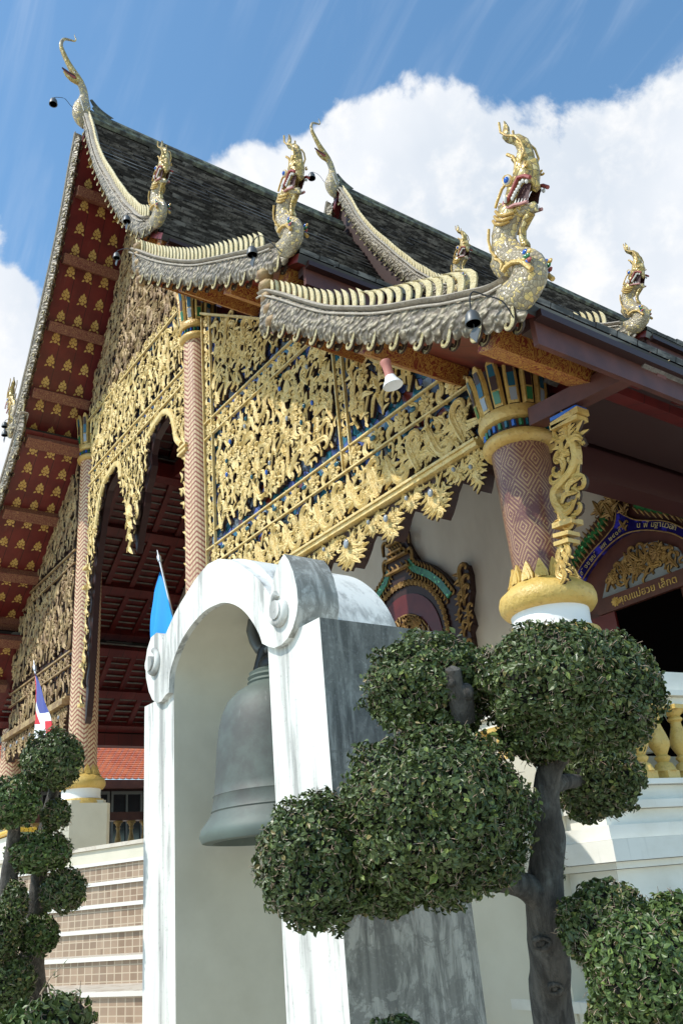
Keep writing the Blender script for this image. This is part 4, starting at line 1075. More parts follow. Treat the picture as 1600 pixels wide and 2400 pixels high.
rosette_band(g, XC0, XC1+.1, 8.845, .21, YF, 0, 82)
for z in (8.72, 8.97, 10.14): rail_x(fr, XC0 if z < 10 else -14.1, XC1+.12 if z < 10 else -9.4, z, .022)
rosette_band(g, -14.0, -9.5, 10.27, .18, YF, 0, 83)
panel('carved_frieze', CP, [('carving', g, 'gold_leaf'), ('frame_strips', fr, 'gold_leaf')])
GA = [(-14.15, 10.2), (-9.35, 10.2), (-9.6, 10.75), (-10.35, 11.95), (-10.95, 13.05), (-11.75, 14.7), (-12.55, 13.05), (-13.15, 11.95), (-13.9, 10.75)]
g = MB(); filigree(g, GA, YF, .22, .25, seed=91, rosettes=.05); fr = MB()
for z, h in ((11.3, 1.35), (12.4, .8)): rail_x(fr, CX-h, CX+h, z, .03)
panel('weathered_gable', GA, [('carving', g, 'aged_shaded_gilding'), ('frame_strips', fr, 'aged_shaded_gilding')])

# columns
def col(name, x, y, zb, zt, rb, rt, mt, uv):
    m = MB(); m.lathe([(rb, zb), ((rb*2+rt)/3, zb+(zt-zb)/3), ((rb+2*rt)/3, zb+(zt-zb)*2/3), (rt, zt)], (x, y, 0), 32, 0, uv=uv)
    return m.build(name, mt, temple, 40)
def cap(parent, x, y, z, r, h, nleaf):
    m = MB(); R_ = r
    m.lathe([(R_, z-.12), (R_+.05, z-.10), (R_+.065, z-.06), (R_+.05, z-.02), (R_+.01, z)], (x, y, 0), 32, 0)
    m.lathe([(R_+.012, z), (R_+.016, z+.075)], (x, y, 0), 32, 1)
    m.lathe([(R_+.01, z+.075), (R_+.055, z+.09), (R_+.07, z+.14), (R_+.055, z+.19), (R_, z+.21)], (x, y, 0), 32, 0)
    for i in range(28):
        a = 2*pi*i/28; m.box((x+cos(a)*(R_+.02)-.012, y+sin(a)*(R_+.02)-.012, z+.012), (x+cos(a)*(R_+.02)+.012, y+sin(a)*(R_+.02)+.012, z+.066), 2+i % 3)
    o = m.build('capital', ['gold_paint', 'dark_wood', 'glass_blue', 'glass_green', 'glass_teal'], parent, 50)
    l = MB()
    for i in range(nleaf):
        a = 2*pi*i/nleaf+.13; ca, sa = cos(a), sin(a); tw = .42*2*pi*(R_+.03)/nleaf
        sec = [(0, 1.0, R_), (.25, 1.05, R_+.015), (.6, 1.1, R_+.03), (.9, 1.0, R_+.055), (1.0, .35, R_+.06)]
        vs = []
        for t, wf, rr in sec:
            for s_, k in ((-1, 0), (-.7, .03), (.7, .03), (1, 0)):
                rr2 = rr+.02+k; vs.append((x+ca*rr2-sa*tw*wf*s_, y+sa*rr2+ca*tw*wf*s_, z+.2+h*t))
        fs = []
        for q in range(4):
            for j in range(3): fs.append((q*4+j, q*4+j+1, (q+1)*4+j+1, (q+1)*4+j))
        l.add(vs, fs, 0)
        g0 = [(t, tw*wf*.52, rr+.055) for t, wf, rr in ((.05, 1, R_), (.3, 1.05, R_+.02), (.33, 1.05, R_+.022), (.62, 1.1, R_+.032), (.86, .9, R_+.052))]
        cols = (1, 5, 3) if i % 2 else (2, 3, 5)
        for (q0, q1, cm) in ((0, 1, cols[0]), (2, 3, cols[1]), (3, 4, cols[2])):
            A, B_ = g0[q0], g0[q1]; vs = []
            for t, ww, rr in (A, B_):
                for s_ in (-1, 1): vs.append((x+ca*(rr+.004)-sa*ww*s_, y+sa*(rr+.004)+ca*ww*s_, z+.2+h*t))
            l.add(vs, [(0, 1, 3, 2)], cm)
    l.lathe([(R_*.9, z+.2), (R_*.95, z+.2+h)], (x, y, 0), 16, 5)
    l.build('lotus_leaves', ['gold_paint', 'glass_green', 'glass_white', 'glass_teal', 'glass_purple', 'dark_wood'], o, 30)
def base(parent, x, y, z, r, white=True, leaf=.16):
    """gold torus, white drum; z = bottom of the shaft"""
    m = MB()
    m.lathe([(r+.02, z-.52), (r+.13, z-.50), (r+.15, z-.44), (r+.13, z-.38), (r+.09, z-.37)], (x, y, 0), 36, 0)
    m.lathe([(r+.085, z-.37), (r+.075, z-.30), (r+.08, z-.22)], (x, y, 0), 36, 1)
    m.lathe([(r+.08, z-.22), (r+.12, z-.21), (r+.15, z-.17), (r+.155, z-.12), (r+.14, z-.07), (r+.09, z-.03), (r+.06, z+.0), (r+.03, z+.01), (r, z+.02)], (x, y, 0), 36, 0)
    for i in range(14):
        a = 2*pi*i/14; ca, sa = cos(a), sin(a); w = .46*2*pi*(r+.03)/14
        for (sc, rad) in ((1, .03), (.66, .045), (.3, .055)):
            pts = [(-1, 0), (-.95, .3), (-.45, .72), (0, 1.0), (.45, .72), (.95, .3), (1, 0)]; vs = [(x+ca*(r+rad+.02-zz*.03)-sa*w*sc*xx, y+sa*(r+rad+.02-zz*.03)+ca*w*sc*xx, z+.0+leaf*zz*sc) for xx, zz in pts]
            k = len(vs); vs += [(x+ca*(r+rad-.01-zz*.03)-sa*w*sc*xx, y+sa*(r+rad-.01-zz*.03)+ca*w*sc*xx, z+leaf*zz*sc) for xx, zz in pts]
            m.add(vs, [tuple(range(k)), ]+[(j, j+k, j+k+1, j+1) for j in range(k-1)], 0)
    return m.build('column_base', ['yellow_paint', 'white_paint'], parent, 50)
c4 = col('corner_column', -4.165, 5.02, 3.60, 4.80, .208, .232, 'lozenge_column', .22)
cap(c4, -4.165, 5.02, 4.87, .232, .42, 14); base(c4, -4.165, 5.02, 3.62, .208)
m = MB(); m.box((-4.55, 4.63, FLOOR), (-3.78, 5.40, 3.10)); m.build('pedestal', 'terrace_plaster', c4)
for x in (-14.30, -9.98):
    c = col('slender_column', x, 5.17, 3.5, 9.42, .235, .215, 'woven_column', .23); cap(c, x, 5.17, 9.50, .215, .62, 12)
    base(c, x, 5.17, 3.74, .225); m = MB(); y0, y1 = 4.78, 5.53
    pr = [(x-.40, y0), (x+.32, y0), (x+.40, y0+.08), (x+.40, y1-.08), (x+.32, y1), (x-.40, y1)]
    m.prism(pr, FLOOR, 3.28, axis='Z'); pr2 = [(x+(a-x)*.86, 5.155+(b-5.155)*.86) for a, b in pr]; m.prism(pr2, 3.283, 3.33, axis='Z'); m.build('pedestal', 'cream_plaster', c)
c = col('corner_column', -18.15, 5.17, 3.5, 5.2, .24, .23, 'woven_column', .23); base(c, -18.15, 5.17, 3.74, .225)
m = MB(); m.box((-18.55, 4.8, FLOOR), (-17.75, 5.55, 3.28)); m.build('pedestal', 'cream_plaster', c)

# eave outrigger and the gilded naga bracket beside the corner column
m = MB(); p, q = at(1262, 975, Y=4.95), at(1440, 890, Y=4.95)
m.bar((p[0]-.05, 4.95, p[2]), (-3.02, 4.95, p[2]+(q[2]-p[2])), .13, .15, 0); m.build('eave_outrigger', 'faded_red_board', temple)
def tb(L, y): return trace((1000, 800), .3827, L, Y=y)
br = MB(); yb = 4.92
br.tube(smooth_line(tb([(878, 1120), (835, 1045), (795, 985), (790, 920), (840, 860), (890, 800), (915, 720), (905, 640), (880, 590)], yb), 4), [.035]*4+[.040]*20+[.036]*9, 8, 0, flat=1.3)
for (a, b, s, an, fl) in ((905, 600, .22, .4, -1), (850, 640, .20, -.5, 1), (835, 745, .20, 2.4, 1), (850, 700, .18, 1.2, -1), (875, 930, .18, -2.2, 1), (880, 1000, .2, -2.6, -1), (900, 860, .2, -1.9, 1), (815, 830, .16, 1.7, 1), (860, 1060, .2, 2.9, -1), (820, 580, .16, .5, 1)):
    p = at(1000+a*.3827, 800+b*.3827, Y=yb); stamp(br, 'acanthus', p[0], p[2], s, an, yb-.01, fl); stamp(br, 'flame', p[0], p[2]-.03, s*.8, an+1, yb-.03, -fl)
for (a0, b0, a1, b1, w) in ((790, 530, 955, 425, .05), (785, 545, 950, 470, .035), (800, 1140, 920, 1100, .04), (805, 1200, 900, 1175, .03), (810, 1250, 900, 1222, .03)):
    p, q = at(1000+a0*.3827, 800+b0*.3827, Y=yb), at(1000+a1*.3827, 800+b1*.3827, Y=yb); br.bar(p, q, .13, w)
for i in range(9):
    p = at(1000+(855+8*(i % 3))*.3827, 800+(1265+i*24)*.3827, Y=yb); stamp(br, 'flame', p[0], p[2], .17-.004*i, pi+(.25 if i % 2 else -.25), yb-.03-.006*i, 1 if i % 2 else -1)
for i in range(5):
    p = at(1000+870*.3827, 800+(570-i*25)*.3827, Y=yb); stamp(br, 'trefoil', p[0], p[2], .15, pi*.03*i, yb-.03)
ob = br.build('naga_bracket', 'gold_paint', temple, 40)
gl = MB(); p, q = at(1000+785*.3827, 800+492*.3827, Y=yb), at(1000+945*.3827, 800+410*.3827, Y=yb); gl.bar(p, q, .12, .03); gl.build('glass_strip', 'glass_blue', ob)

# porch interior: side beam, boards, back wall, ceiling beams
def bx(name, mt, a, b): m = MB(); m.box(a, b); return m.build(name, mt, temple)
bx('side_beam', 'shaded_red', (-4.28, 5.2, 4.65), (-4.06, 9.6, 4.95)); bx('frieze_board', 'dark_wood', (-4.20, 5.3, 4.953), (-4.12, 9.6, 5.6)); bx('added_soffit_board', 'dark_wood', (-4.02, 5.25, 4.96), (-3.10, 20, 5.0))  # beam and boards darkened for the enclosed shade; soffit board added to block light
bx('side_beam', 'red_lacquer', (-19.5, 5.2, 5.14), (-19.2, 9.6, 5.4)); bx('frieze_board', 'dark_wood', (-19.4, 5.3, 5.403), (-19.3, 9.6, 5.9)); bx('tie_beam', 'red_lacquer', (-18.2, 5.18, 5.15), (-14.5, 5.30, 5.35))
for y in (6.6, 7.85):
    bx('tie_beam', 'red_lacquer', (-13.8, y, 9.2), (-10.2, y+.2, 9.5)); bx('tie_beam', 'red_lacquer', (-13.3, y, 11.2), (-10.3, y+.2, 11.45))
for x in (-14.3, -10.0): bx('tie_beam', 'red_lacquer', (x-.14, 5.4, 9.35), (x+.14, 9.6, 9.65))
m = MB(); wl = [(-16.7, FLOOR), (-3.45, FLOOR), (-3.45, 5.15), (-5.6, 6.9), (-8.7, 9.3), (-9.6, 10.0), (-13.9, 10.0), (-14.8, 9.3), (-16.7, 7.6)]
m.prism(wl, 8.0, 8.2); wall = m.build('back_wall', 'warm_wall', temple)

for sx in (-3.65,): bx('side_wall', 'warm_wall', (sx, 8.21, FLOOR), (sx+.2, 24, 4.9))
def half(L, c): return [p for p in L]+[(2*c-p[0], p[1]) for p in L[::-1]]
def band(m, A, B, y0, y1, mm=0):
    """strip between two traced lines, both running the same way"""
    A = interp(A, 24); B = interp(B, 24)
    for i in range(23): m.prism([tuple(A[i]), tuple(A[i+1]), tuple(B[i+1]), tuple(B[i])], y0, y1, mm)
# window with its crowned arch
WC = -9.12
sil = [(-9.02, 6.95), (-8.96, 6.55), (-8.94, 6.43), (-8.93, 6.28), (-8.84, 6.08), (-8.74, 5.91), (-8.45, 5.72), (-8.24, 5.52), (-8.05, 5.27), (-7.97, 5.39), (-7.88, 5.53), (-7.84, 5.47), (-7.78, 5.49), (-7.75, 5.34), (-7.77, 5.12), (-7.86, 4.9), (-7.82, 4.67), (-7.89, 4.6), (-7.86, 3.2)]
m = MB(); m.prism(half(sil, WC), 7.90, 7.998); win = m.build('window', 'dark_wood', temple)
g = MB(); gr = MB(); rd = MB()
up_ = [(-8.84, 5.98), (-8.74, 5.84), (-8.45, 5.66), (-8.24, 5.46), (-8.08, 5.22)]
dn_ = offset(np.array(up_), .10)
for s in (1, -1):
    X = lambda L: [(p[0] if s > 0 else 2*WC-p[0], p[1]) for p in L]
    band(gr, X(interp(offset(np.array(up_), .03), 12)), X(interp(offset(np.array(up_), .13), 12)), 7.868, 7.897)
    for i, p in enumerate(interp(up_, 16)):
        q = X([p])[0]; stamp(g, 'flame', q[0], q[1]+.0, .11, -.3*s, 7.88, s)
    for i, p in enumerate(interp(offset(np.array(up_), .17), 16)):
        q = X([p])[0]; stamp(g, 'flame', q[0], q[1], .09, -.5*s, 7.88, s)
    arc = [(WC+s*(.86*sin(a)), 4.62+1.02*cos(a)**.8) for a in np.linspace(0.02, 1.5, 14)]
    for p in interp(arc, 17): stamp(g, 'rosette', p[0], p[1], .10, 0, 7.87)
    for k, (x, z, sz) in enumerate(((-7.86, 5.35, .3), (-7.83, 5.2, .28), (-7.85, 5.08, .26), (-7.82, 4.85, .2), (-7.84, 4.7, .2), (-7.95, 5.05, .2), (-8.0, 4.85, .18), (-7.95, 4.66, .2), (-7.93, 4.4, .2), (-7.93, 4.1, .2), (-7.93, 3.8, .2))):
        stamp(g, 'acanthus', x if s > 0 else 2*WC-x, z, sz, 0, 7.88, s)
for z, w in ((5.85, .26), (6.05, .24), (6.14, .15), (6.28, .18), (6.42, .15), (6.55, .14), (6.7, .1), (6.85, .07)):
    g.box((WC-w, 7.82, z), (WC+w, 7.89, z+.028)); 
    for k in range(5): stamp(g, 'flame', WC+w*(-.8+.4*k), z+.06, .11, 0, 7.85)
for s in (-1, 1):
    for x, z in ((.30, 6.0), (.27, 6.28)): stamp(g, 'curl', WC+s*x, z, .2, 0, 7.87, -s)
ra = [(WC+.74*sin(a), 4.60+.88*max(0, cos(a))**.8) for a in np.linspace(-1.57, 1.57, 21)]
rd.prism(ra+[(WC+.74, 3.3), (WC-.74, 3.3)], 7.885, 7.897)
fan = [(WC+.56*sin(a), 4.52+.66*max(0, cos(a))) for a in np.linspace(-1.57, 1.57, 17)]
filigree(g, fan, 7.87, .13, .15, seed=9, marg=.02)
g.tube([(p[0], 7.87, p[1]) for p in fan], .014, 6); g.box((WC-.6, 7.85, 4.47), (WC+.6, 7.89, 4.52))
g.build('carving', 'dark_gilding', win, 35); gr.build('glass_scales', 'green_glass_scales', win); rd.build('arch_recess', 'red_lacquer', win)
m = MB(); m.box((WC-.5, 7.86, 3.3), (WC+.5, 7.884, 4.46)); m.build('shutter', 'red_lacquer', win)

# door with cobalt lettering band
DC = -5.26
bo = [(-6.16, 3.9), (-6.15, 4.55), (-6.1, 4.68), (-6.02, 4.78), (-5.9, 4.87), (-5.75, 4.95), (-5.63, 5.0), (-5.49, 5.07), (-5.40, 5.14), (-5.33, 5.33)]
bo2 = [(-5.33, 5.33), (-5.31, 5.24), (-5.24, 5.16), (-5.13, 5.07), (-4.97, 5.0), (-4.83, 4.94), (-4.69, 4.84), (-4.5, 4.62), (-4.42, 4.3), (-4.42, 3.9)]
bi = [(-6.08, 3.9), (-6.08, 4.5), (-6.04, 4.6), (-5.92, 4.71), (-5.77, 4.81), (-5.6, 4.9), (-5.41, 4.96), (-5.25, 4.97), (-5.05, 4.92), (-4.86, 4.83), (-4.72, 4.74), (-4.56, 4.55), (-4.50, 4.3), (-4.50, 3.9)]
m = MB(); m.prism([(-6.25, FLOOR)]+[(-6.25, 4.7), (-6.12, 5.0), (-5.9, 5.15), (-5.6, 5.35), (-5.45, 5.55), (-5.3, 5.7), (-5.1, 5.55), (-4.9, 5.4), (-4.6, 5.25), (-4.35, 5.0), (-4.3, 4.6), (-4.3, FLOOR)], 7.93, 7.998)
door = m.build('door', 'faded_red_board', temple)
bl = MB(); bl.prism(bo+bo2[1:]+bi[::-1], 7.87, 7.928); bl.build('lettering_band', 'cobalt_glass', door)
g = MB()
for L in (bo[1:], bo2[:-1], bi[1:-1]): g.tube([(p[0], 7.868, p[1]) for p in smooth_line(L, 4)], .008, 5)
gl_ = [(-6.13, 4.85), (-6.08, 4.96), (-5.99, 5.04), (-5.83, 5.13), (-5.66, 5.18), (-5.57, 5.29), (-5.5, 5.36)]; gm = [(-6.08, 4.86), (-5.91, 4.97), (-5.77, 5.06), (-5.61, 5.14), (-5.52, 5.22), (-5.50, 5.28), (-5.49, 5.34)]
gr_ = [(-5.12, 5.34), (-4.97, 5.19), (-4.79, 5.1), (-4.65, 5.0), (-4.5, 4.85)]; gn = [(-5.12, 5.2), (-4.99, 5.11), (-4.81, 5.01), (-4.67, 4.93), (-4.54, 4.8)]
gs = MB(); band(gs, gl_, gm, 7.87, 7.925); band(gs, gr_, gn, 7.87, 7.925); gs.build('glass_scales', 'green_glass_scales', door)
for L, n, d_ in ((gl_, 15, .03), (gm, 13, -.03), (gr_, 10, .03), (gn, 10, -.03)):
    for p in interp(L, n): g.tube([(p[0]-.015, 7.87, p[1]+d_+.05), (p[0]+.02, 7.865, p[1]+d_), (p[0]+.035, 7.87, p[1]+d_-.045)], [.006, .014, .004], 5)
for (x, z, s_) in ((-5.42, 5.30, .25), (-5.56, 5.38, .22), (-5.36, 5.45, .28), (-5.22, 5.42, .24), (-5.25, 5.25, .15), (-5.30, 5.08, .13)): stamp(g, 'trefoil', x, z, s_, .3, 7.85); stamp(g, 'acanthus', x+.04, z-.03, s_*.8, 0, 7.86)
fl_ = [(-5.80, 4.38), (-5.68, 4.59), (-5.47, 4.74), (-5.23, 4.81), (-4.97, 4.77), (-4.76, 4.62), (-4.68, 4.38)]
gp = MB(); gp.prism(fl_, 7.905, 7.927); gp.build('fanlight_pane', 'glass_white', door)
fg = MB(); filigree(fg, smooth_line(fl_, 4).tolist(), 7.90, .135, .17, seed=19, marg=.02); fg.build('fanlight_carving', 'dark_gilding', door, 35)
g.build('gilded_ribs', 'dark_gilding', door, 40)
m = MB(); m.box((-5.86, 7.86, 4.205), (-4.62, 7.925, 4.375)); lint = m.build('lintel', 'faded_red_board', door)
m = MB(); m.box((-5.65, 7.905, FLOOR), (-4.85, 7.927, 4.20)); m.build('painted_opening', 'flat_black', door)  # black slab painted in for the unlit doorway
m = MB(); m.box((-6.12, 7.88, FLOOR), (-5.66, 7.926, 4.20)); m.build('door_jamb', 'red_lacquer', door)
def text(body, parent, x, y, z, size, mt, ang=0.0, name='lettering'):
    c = bpy.data.curves.new(name, 'FONT'); c.body = body; c.size = size; c.extrude = .003; c.align_x = 'CENTER'
    t = bpy.data.objects.new(name, c); COL.objects.link(t)
    dg = bpy.context.evaluated_depsgraph_get(); me = bpy.data.meshes.new_from_object(t.evaluated_get(dg)); bpy.data.objects.remove(t)
    R_ = Matrix.Rotation(ang, 4, 'Y').inverted() @ Matrix.Rotation(pi/2, 4, 'X'); me.transform(Matrix.Translation((x, y, z)) @ R_)
    o = bpy.data.objects.new(name, me); COL.objects.link(o); me.materials.clear(); me.materials.append(MATS[mt])
    me.transform(Matrix.Translation(tuple(-ORG[parent.name]))); o.parent = parent; ORG[o.name] = ORG[parent.name]; return o
text('คุณแม่ฮวย', lint, -5.32, 7.855, 4.255, .11, 'gold_paint'); text('เล็กต', lint, -4.93, 7.855, 4.255, .11, 'gold_paint')
m = MB(); stamp(m, 'rosette', -5.60, 4.29, .11, 0, 7.86); stamp(m, 'flame', -5.54, 4.29, .08, -1.3, 7.86); m.build('rose_emblem', 'gold_paint', lint, 40)
def along(s, L, size, y, par):
    P = interp(L, 200); n = len(s)
    for i, ch in enumerate(s):
        if ch == ' ': continue
        k = int((i+.5)/n*199); p = P[k]; t = P[min(199, k+2)]-P[max(0, k-2)]
        text(ch, par, p[0], y, p[1]-.02, size, 'fin_gold', atan2(t[1], t[0]))
mid = lambda A, B: [((a[0]+b[0])/2, (a[1]+b[1])/2-.012) for a, b in zip(interp(A, 12), interp(B, 12))]
along('ปฏิสังขรณ์ พศ ๒๔๐๔', mid(bo[2:9], bi[2:8]), .075, 7.862, door)
along('บ พิมฐานวอก', [(-5.14, 5.0), (-5.0, 4.955), (-4.85, 4.90), (-4.70, 4.80)], .085, 7.862, door)

# steps, platform, terrace -----------------------------------------------------
m = MB(); m.box((-30, 4.3, 0), (-3.9, 24, FLOOR-.004)); pf = m.build('platform', 'cream_plaster', temple)

# ================================================================== STEPS
stair = thing('staircase', (-12.5, 3.0, 0), 'wide staircase of brown mosaic tile risers with pale stone treads below the temple', 'stairs')
RISE, TREAD, SY = .214, .28, 4.22
SA = radians(20); SPV = (-8.6, 3.75)
def turn(v):
    x, y = v[:, 0]-SPV[0], v[:, 1]-SPV[1]; v[:, 0] = SPV[0]+x*cos(SA)-y*sin(SA); v[:, 1] = SPV[1]+x*sin(SA)+y*cos(SA); return v
XR = -5.3
m = MB(); m.box((-17.5, SY+.0, 0), (XR, 8.5, FLOOR-.037)); s = m.build('landing', 'cream_plaster', stair, xf=turn)
m = MB(); m.box((-17.5, SY-.03, FLOOR-.035), (XR, SY+.9, FLOOR+.004)); m.build('floor_edge', 'step_marble', s, xf=turn)
for k in range(10):
    zt = FLOOR-.17-k*RISE; y = SY-.03-k*TREAD-(.27 if k >= 5 else 0)
    m = MB(); m.box((-17.5, y, zt-RISE-.03), (XR, SY+.06, zt-.038), 0); s = m.build('riser', 'riser_mosaic', stair, xf=turn)
    m = MB(); m.box((-17.5, y-.025, zt-.035), (XR, SY+.07, zt), 0); m.build('tread', 'step_marble', s, xf=turn)
    m = MB(); m.box((-17.5, y-.032, zt-.037), (XR, y-.0255, zt-.002), 0); m.build('nosing', 'aluminium_edge', s, xf=turn)
# ================================================================== TERRACE WITH BALUSTRADE
terr = thing('terrace_balustrade', (-3.6, 4.5, 0), 'cream moulded terrace plinth with gold balusters at the right of the corner column', 'terrace')
PC = (-3.60, 4.5); PL = (-6.4, 4.62); PR = (-3.36, 6.6); PB = (-2.2, 9.0)
def plinth(m, off, z0, z1, mm=0):
    pts = [(PL[0], PL[1]+.6), (PL[0]-off*.2, PL[1]-off), (PC[0]+off*.9, PC[1]-off), (PR[0]+off, PR[1]), (PB[0]+off, PB[1]), (PB[0]-1.6, PB[1]), (-4.6, 5.6)]
    m.prism(pts, z0, z1, mm, axis='Z')
m = MB()
lv = [(0, .90, .20), (.903, .96, .24), (.963, 1.27, .10), (1.273, 1.30, .15), (1.303, 1.38, .19), (1.383, 1.62, .08), (1.623, 1.66, .13), (1.663, 1.78, .17), (1.783, 1.86, .12), (1.863, 1.95, .02), (1.953, 2.0, .06), (2.003, 2.09, .00), (2.093, 2.125, .05)]
for z0, z1, o_ in lv: plinth(m, o_, z0, z1)
m.build('plinth', 'terrace_plaster', terr)
def bal_line(a, b, n, zb, zt, parent, skip=(), mt='yellow_paint'):
    for i in range(n):
        if i in skip: continue
        t = (i+.5)/n; x, y = a[0]+(b[0]-a[0])*t, a[1]+(b[1]-a[1])*t; h = zt-zb; m = MB()
        w = .062; m.box((x-w, y-w, zb), (x+w, y+w, zb+.10*h)); 
        m.lathe([(.075, .10*h), (.055, .20*h), (.036, .225*h), (.05, .27*h), (.052, .29*h), (.035, .32*h), (.045, .36*h), (.066, .44*h), (.068, .50*h), (.052, .62*h), (.036, .72*h), (.034, .77*h), (.050, .80*h), (.050, .82*h), (.036, .85*h), (.060, .90*h), (.068, .94*h)], (x, y, zb), 20)
        m.box((x-w-.012, y-w-.012, zb+.94*h), (x+w+.012, y+w+.012, zt)); m.build('baluster', mt, parent, 40)
bal_line((-3.62, 4.64), (-3.38, 6.6), 10, 2.128, 2.60, terr)
bal_line((-6.3, 4.66), (-3.85, 4.56), 11, 2.128, 2.60, terr)
m = MB()
for z0, z1, o_ in ((2.603, 2.66, -.04), (2.663, 2.70, .0), (2.703, 2.83, -.03)):
    A = [(-3.62+o_+.02, 4.45-o_), (-3.40+.10+o_, 6.6), (-3.40-.18-o_, 6.6), (-3.62-.20-o_, 4.72+o_), (-6.4, 4.80+o_), (-6.4, 4.55-o_), ]
    m.prism(A, z0, z1, axis='Z')
m.build('handrail', 'terrace_plaster', terr)

# ================================================================== BELL ARCH
T0, T1, TZ, TX0, TX1, TI0, TI1 = 2.40, 3.16, 2.872, -5.50, -3.41, -5.055, -3.905
arch = thing('bell_arch', (-4.455, 2.78, 0), 'tall white plaster arch with scroll ends, grey weathered side, housing a bell', 'bell arch')
INTR = [(-5.055, 2.865), (-5.035, 2.985), (-4.968, 3.069), (-4.87, 3.148), (-4.736, 3.207), (-4.553, 3.246), (-4.40, 3.240), (-4.299, 3.221), (-4.174, 3.166), (-4.072, 3.094), (-3.989, 3.007), (-3.93, 2.925), (-3.905, 2.87)]
INTR = smooth_line(INTR, 3).tolist()
def pier(name, x0, x1, outer):
    m = MB(); zt = TZ
    # inner, outer, front and back skins as one closed block
    vs = [(x0, T0, 0), (x1, T0, 0), (x1, T1, 0), (x0, T1, 0), (x0, T0, zt), (x1, T0, zt), (x1, T1, zt), (x0, T1, zt)]
    m.add(vs, [(0, 3, 2, 1), (4, 5, 6, 7), (0, 1, 5, 4), (2, 3, 7, 6)], 0)
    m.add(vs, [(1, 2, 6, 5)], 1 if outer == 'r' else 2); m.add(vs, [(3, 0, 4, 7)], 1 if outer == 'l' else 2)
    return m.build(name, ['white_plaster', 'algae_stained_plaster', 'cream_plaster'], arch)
pier('pier', TX0, TI0, 'l'); pier('pier', TI1, TX1, 'r')
# barrel vault: extrados arc and intrados, full depth
EX = [(-5.24, 2.875), (-5.20, 3.02), (-5.12, 3.20), (-5.02, 3.31), (-4.88, 3.40), (-4.69, 3.475), (-4.496, 3.525), (-4.30, 3.50), (-4.10, 3.42), (-3.93, 3.29), (-3.80, 3.13), (-3.72, 2.96), (-3.70, 2.875)]
EX = smooth_line(EX, 4).tolist()
m = MB(); m.prism(EX+INTR[::-1], T0+.03, T1, 0); 
m.build('barrel_vault', 'white_plaster', arch, 35)
m = MB(); m.sheet([(p[0], p[1]-.002) for p in INTR], T0+.002, T1-.002, 0); m.build('vault_soffit', 'cream_plaster', arch, 35)
# front plate with scrolls
OUT = [(-5.055, 2.865), (-5.10, 2.86), (-5.16, 2.835), (-5.23, 2.835), (-5.30, 2.875), (-5.355, 2.94), (-5.40, 3.04), (-5.412, 3.15), (-5.385, 3.23), (-5.326, 3.295), (-5.24, 3.305), (-5.20, 3.29), (-5.135, 3.23), (-5.085, 3.265), (-5.043, 3.295), (-4.96, 3.355), (-4.883, 3.395), (-4.79, 3.435), (-4.69, 3.478), (-4.60, 3.505), (-4.496, 3.528),
       (-4.36, 3.515), (-4.22, 3.46), (-4.10, 3.385), (-3.99, 3.30), (-3.90, 3.225), (-3.835, 3.15), (-3.797, 3.10), (-3.775, 3.16), (-3.735, 3.22), (-3.69, 3.262), (-3.640, 3.285), (-3.60, 3.235), (-3.565, 3.16), (-3.540, 3.06), (-3.538, 2.985), (-3.560, 2.925), (-3.600, 2.87), (-3.65, 2.832), (-3.715, 2.812), (-3.79, 2.815), (-3.85, 2.84), (-3.905, 2.87)]
m = MB(); m.prism(OUT+INTR[::-1][1:-1], T0-.035, T0+.22, 0, mf=0)
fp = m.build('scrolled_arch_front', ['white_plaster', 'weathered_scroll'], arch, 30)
# weathered outer flank of the right scroll
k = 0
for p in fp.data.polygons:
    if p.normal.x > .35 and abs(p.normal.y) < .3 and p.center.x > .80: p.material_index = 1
def volute(cx, cz, r0, r1, turns, a0, sg):
    m = MB(); t = np.linspace(0, 1, 34); a = a0+sg*turns*2*pi*t; r = r0+(r1-r0)*t**.8
    P = [(cx+r[i]*cos(a[i]), T0-.045, cz+r[i]*sin(a[i])) for i in range(34)]
    m.tube(P, [.020+.012*q for q in t], 8, 0, flat=1.0); m.tube([(cx, T0-.08, cz), (cx, T0-.02, cz)], [.05, .052], 16, 0, fd=(1, 0, 0))
    m.build('volute', 'white_plaster', fp, 50)
volute(-3.70, 2.99, .10, .035, .85, pi*.55, 1); volute(-5.27, 3.10, .09, .03, .85, pi*.45, -1)
# bell
bell = thing('bronze_bell', (-4.45, 2.78, 1.93), 'big green-grey bronze bell hanging inside the white arch', 'bell')
m = MB(); PB_ = [(.40, .0), (.455, .005), (.472, .035), (.462, .075), (.430, .115), (.405, .150), (.400, .158), (.404, .166), (.398, .176), (.388, .24), (.391, .248), (.384, .256), (.380, .30), (.370, .42), (.362, .52), (.350, .62), (.330, .70), (.295, .775), (.240, .830), (.185, .860), (.165, .875), (.172, .885), (.160, .900), (.170, .915), (.155, .93), (.160, .945), (.120, .965), (.0, .97)]
m.lathe([(.0, .12), (.34, .10), (.38, .03)]+PB_, (-4.45, 2.78, 1.93), 48); m.build('bell_body', 'bronze_patina', bell, 50)
m = MB(); m.tube([(-4.45+.075*cos(a), 2.78, 2.90+.085+.13*sin(a)) for a in np.linspace(-.1, pi+.1, 15)], .034, 10); m.ball((-4.45, 2.78, 2.92), (.14, .10, .09)); m.tube([(-4.45-.12, 2.74, 2.88), (-4.50, 2.74, 3.02), (-4.47, 2.76, 3.08)], [.05, .04, .02], 10); 
m.build('crown_loop', 'dark_iron', bell, 60)
hg = thing('bell_hook', (-4.45, 2.78, 3.1), 'grey iron hook holding the bell under the vault', 'hook')
